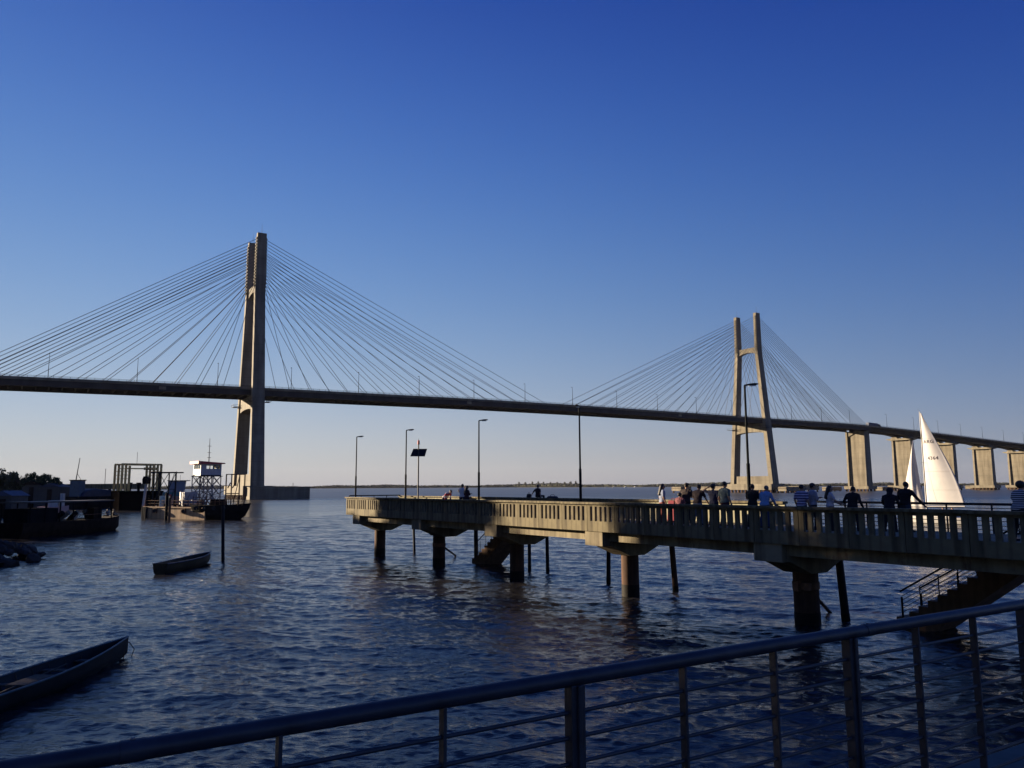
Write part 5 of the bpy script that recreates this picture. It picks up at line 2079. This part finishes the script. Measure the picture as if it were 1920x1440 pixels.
# trees on the bank just outside the picture, which keep the basin in shade
near_trees = [(-20, -3, 0, 1.1, 1.2), (-24, 5, 1, 1.15, 1.3), (-28, 13, 0, 1.2, 1.5), (-33, 21, 1, 1.3, 1.9), (-39, 28, 0, 1.25, 1.75), (-44, 35, 1, 1.35, 2.1), (-49, 42, 0, 1.2, 1.9),
              (-53, 49, 1, 1.2, 2.0), (-54, 57.6, 0, 1.0, 1.7), (-62, 59.5, 0, 1.0, 1.9), (-57, 72.7, 0, .92, 1.75), (-64, 75.9, 0, .95, 1.9), (-62, 79.6, 0, .85, .93), (-58, 77.4, 0, .72, .90), (-62, 47, 0, 1.25, 2.0), (-58, 37, 0, 1.3, 2.0), (-50, 27, 0, 1.3, 1.9),
              (-67, 79.5, 0, .9, .97), (-69.5, 86, 0, .9, .95), (-73, 92, 0, .9, .93), (-88, 104, 1, .9, 1.1), (-96, 114, 0, .8, .9)]
for k, (x, y, kd, sc, sz) in enumerate(near_trees):
    q = tree(x, y, 2.4, kd, sc, k * 1.3, "leafy green tree on the near left bank outside the left edge of the photograph", name="shade_tree", group="shade trees on the near bank")
    q.scale = (sc, sc, sz)

# trees seen at the left edge
seen = [(4, 883, 215, 2, 1.5, "rounded olive tree at the left edge of the photograph, the tallest"), (18, 889, 212, 2, 1.25, "olive green tree second from the left edge above the bank"),
        (33, 897, 210, 2, 1.0, "small olive shrub tree third from the left edge"), (62, 890, 208, 1, .75, "dark round tree above the sheds, left of two"),
        (85, 892, 208, 1, .68, "dark round tree above the sheds, right of two"), (104, 897, 206, 1, .5, "low dark tree nearest the leaning mast")]
for px, py, Y, kd, sc, lab in seen:
    w = at_depth(px, py, Y)
    hh = {0: 11.5, 1: 10.0, 2: 7.0}[kd] * sc
    tree(w.x, w.y, w.z - hh * .97, kd, sc, px, lab)
bt = at_depth(47, 886, 206)
b3 = thing("bare_tree", "leafless tree between the olive trees and the dark sheds", "tree", (bt.x, bt.y, 2.5), 0)
tb_ = MB()
rr = random.Random(4)


def branch(mb, p, d, L, r, lv):
    q = p + d * L
    mb.tube([p, q], [r, r * .6], 5)
    if lv == 0:
        return
    for k in range(3):
        nd = (d + Vector((rr.uniform(-.7, .7), rr.uniform(-.7, .7), rr.uniform(-.1, .5)))).normalized()
        branch(mb, p + d * L * rr.uniform(.6, 1), nd, L * .66, r * .55, lv - 1)


branch(tb_, Vector((0, 0, 0)), Vector((0, 0, 1)), 3.0, .16, 4)
tb_.build("branches", M_BARK, b3)

# sheds on the bank
for k, (px0, px1, pyt, Y, m, rm, lab) in enumerate(((-10, 23, 920, 150, M_GREYD, M_BLUE, "low shed with bluish roof at the left edge"),
                                                   (42, 78, 902, 205, M_GREYD, M_BROWNH, "dark shed behind the canopy barge, left of two"),
                                                   (76, 112, 906, 203, M_GREYD, M_TARP, "dark shed nearer the leaning mast, right of two"))):
    a, b = at_depth(px0, pyt, Y), at_depth(px1, pyt, Y)
    s = thing("shed", lab, "shed", ((a.x + b.x) / 2, Y, 0), 0, "sheds on the left bank")
    hw = (b.x - a.x) / 2
    zt_ = a.z
    MB().box(-hw, hw, 0, 5, 0, zt_ - 1.0).build("walls", m, s)
    MB().prism([(-hw - .3, zt_ - 1.0), (hw + .3, zt_ - 1.0), (0, zt_)], 'y', -.4, 5.4).build("roof", rm, s)
    MB().box(-.6, .6, -.06, 0, 0, zt_ - 1.6).build("door", M_BROWNH, s)

# rubble heap at the left edge
rh = thing("rubble_heap", "dark heap of rocks and broken branches at the left water edge", "rubble", (-36.5, 55, 0), 0)
rr = random.Random(21)
ico = bmesh.new()
bmesh.ops.create_icosphere(ico, subdivisions=1, radius=1)
iv2 = [tuple(q.co) for q in ico.verts]
if2 = [tuple(q.index for q in p.verts) for p in ico.faces]
ico.free()
for k in range(80):
    a, b, c = rr.uniform(.25, .75), rr.uniform(.25, .65), rr.uniform(.2, .5)
    u = rr.random()
    x = 1.6 - 6.5 * u + rr.uniform(-.6, .6)
    y = rr.uniform(-6.5, 6.5)
    z = .1 + 1.9 * (1 - abs(y) / 8) * min(1, u * 1.8) * rr.uniform(.6, 1.1)
    ph = rr.uniform(0, 6)
    rot = Matrix.Rotation(rr.uniform(0, 6), 3, 'Z') @ Matrix.Rotation(rr.uniform(-.5, .5), 3, 'X')
    mb = MB()
    mb.add([tuple(rot @ Vector((p[0] * a * (1 + .2 * math.sin(5 * p[1] + ph)), p[1] * b * (1 + .2 * math.sin(4 * p[2] + ph)), p[2] * c))) for p in iv2], if2)
    o = mb.build("rock", M_ROCK, rh)
    o.location = (x, y - x * .8, z)
for k in range(4):
    x, y = rr.uniform(-2, .5), rr.uniform(-5, 0)
    mb = MB()
    branch(mb, Vector((0, 0, 0)), Vector((rr.uniform(.3, 1), rr.uniform(-.8, .4), rr.uniform(.05, .6))).normalized(), .9, .05, 2)
    o = mb.build("branch", M_BLACK, rh)
    o.location = (x, y - x * .8, 1.0)

# ================================================================== AIR
hz_m = bpy.data.materials.new("river haze")
hz_m.use_nodes = True
hn, hl = hz_m.node_tree.nodes, hz_m.node_tree.links
hn.remove(hn["Principled BSDF"])
hv = hn.new("ShaderNodeVolumePrincipled")
hv.inputs["Color"].default_value = (0.86, 0.9, 1.0, 1)
hv.inputs["Density"].default_value = 0.000015
hl.new(hv.outputs[0], hn["Material Output"].inputs["Volume"])
MB().box(-5800, 5800, -5800, 5800, -10.5, 140).build("haze", hz_m, kind="stuff")
SC.cycles.volume_bounces = 1
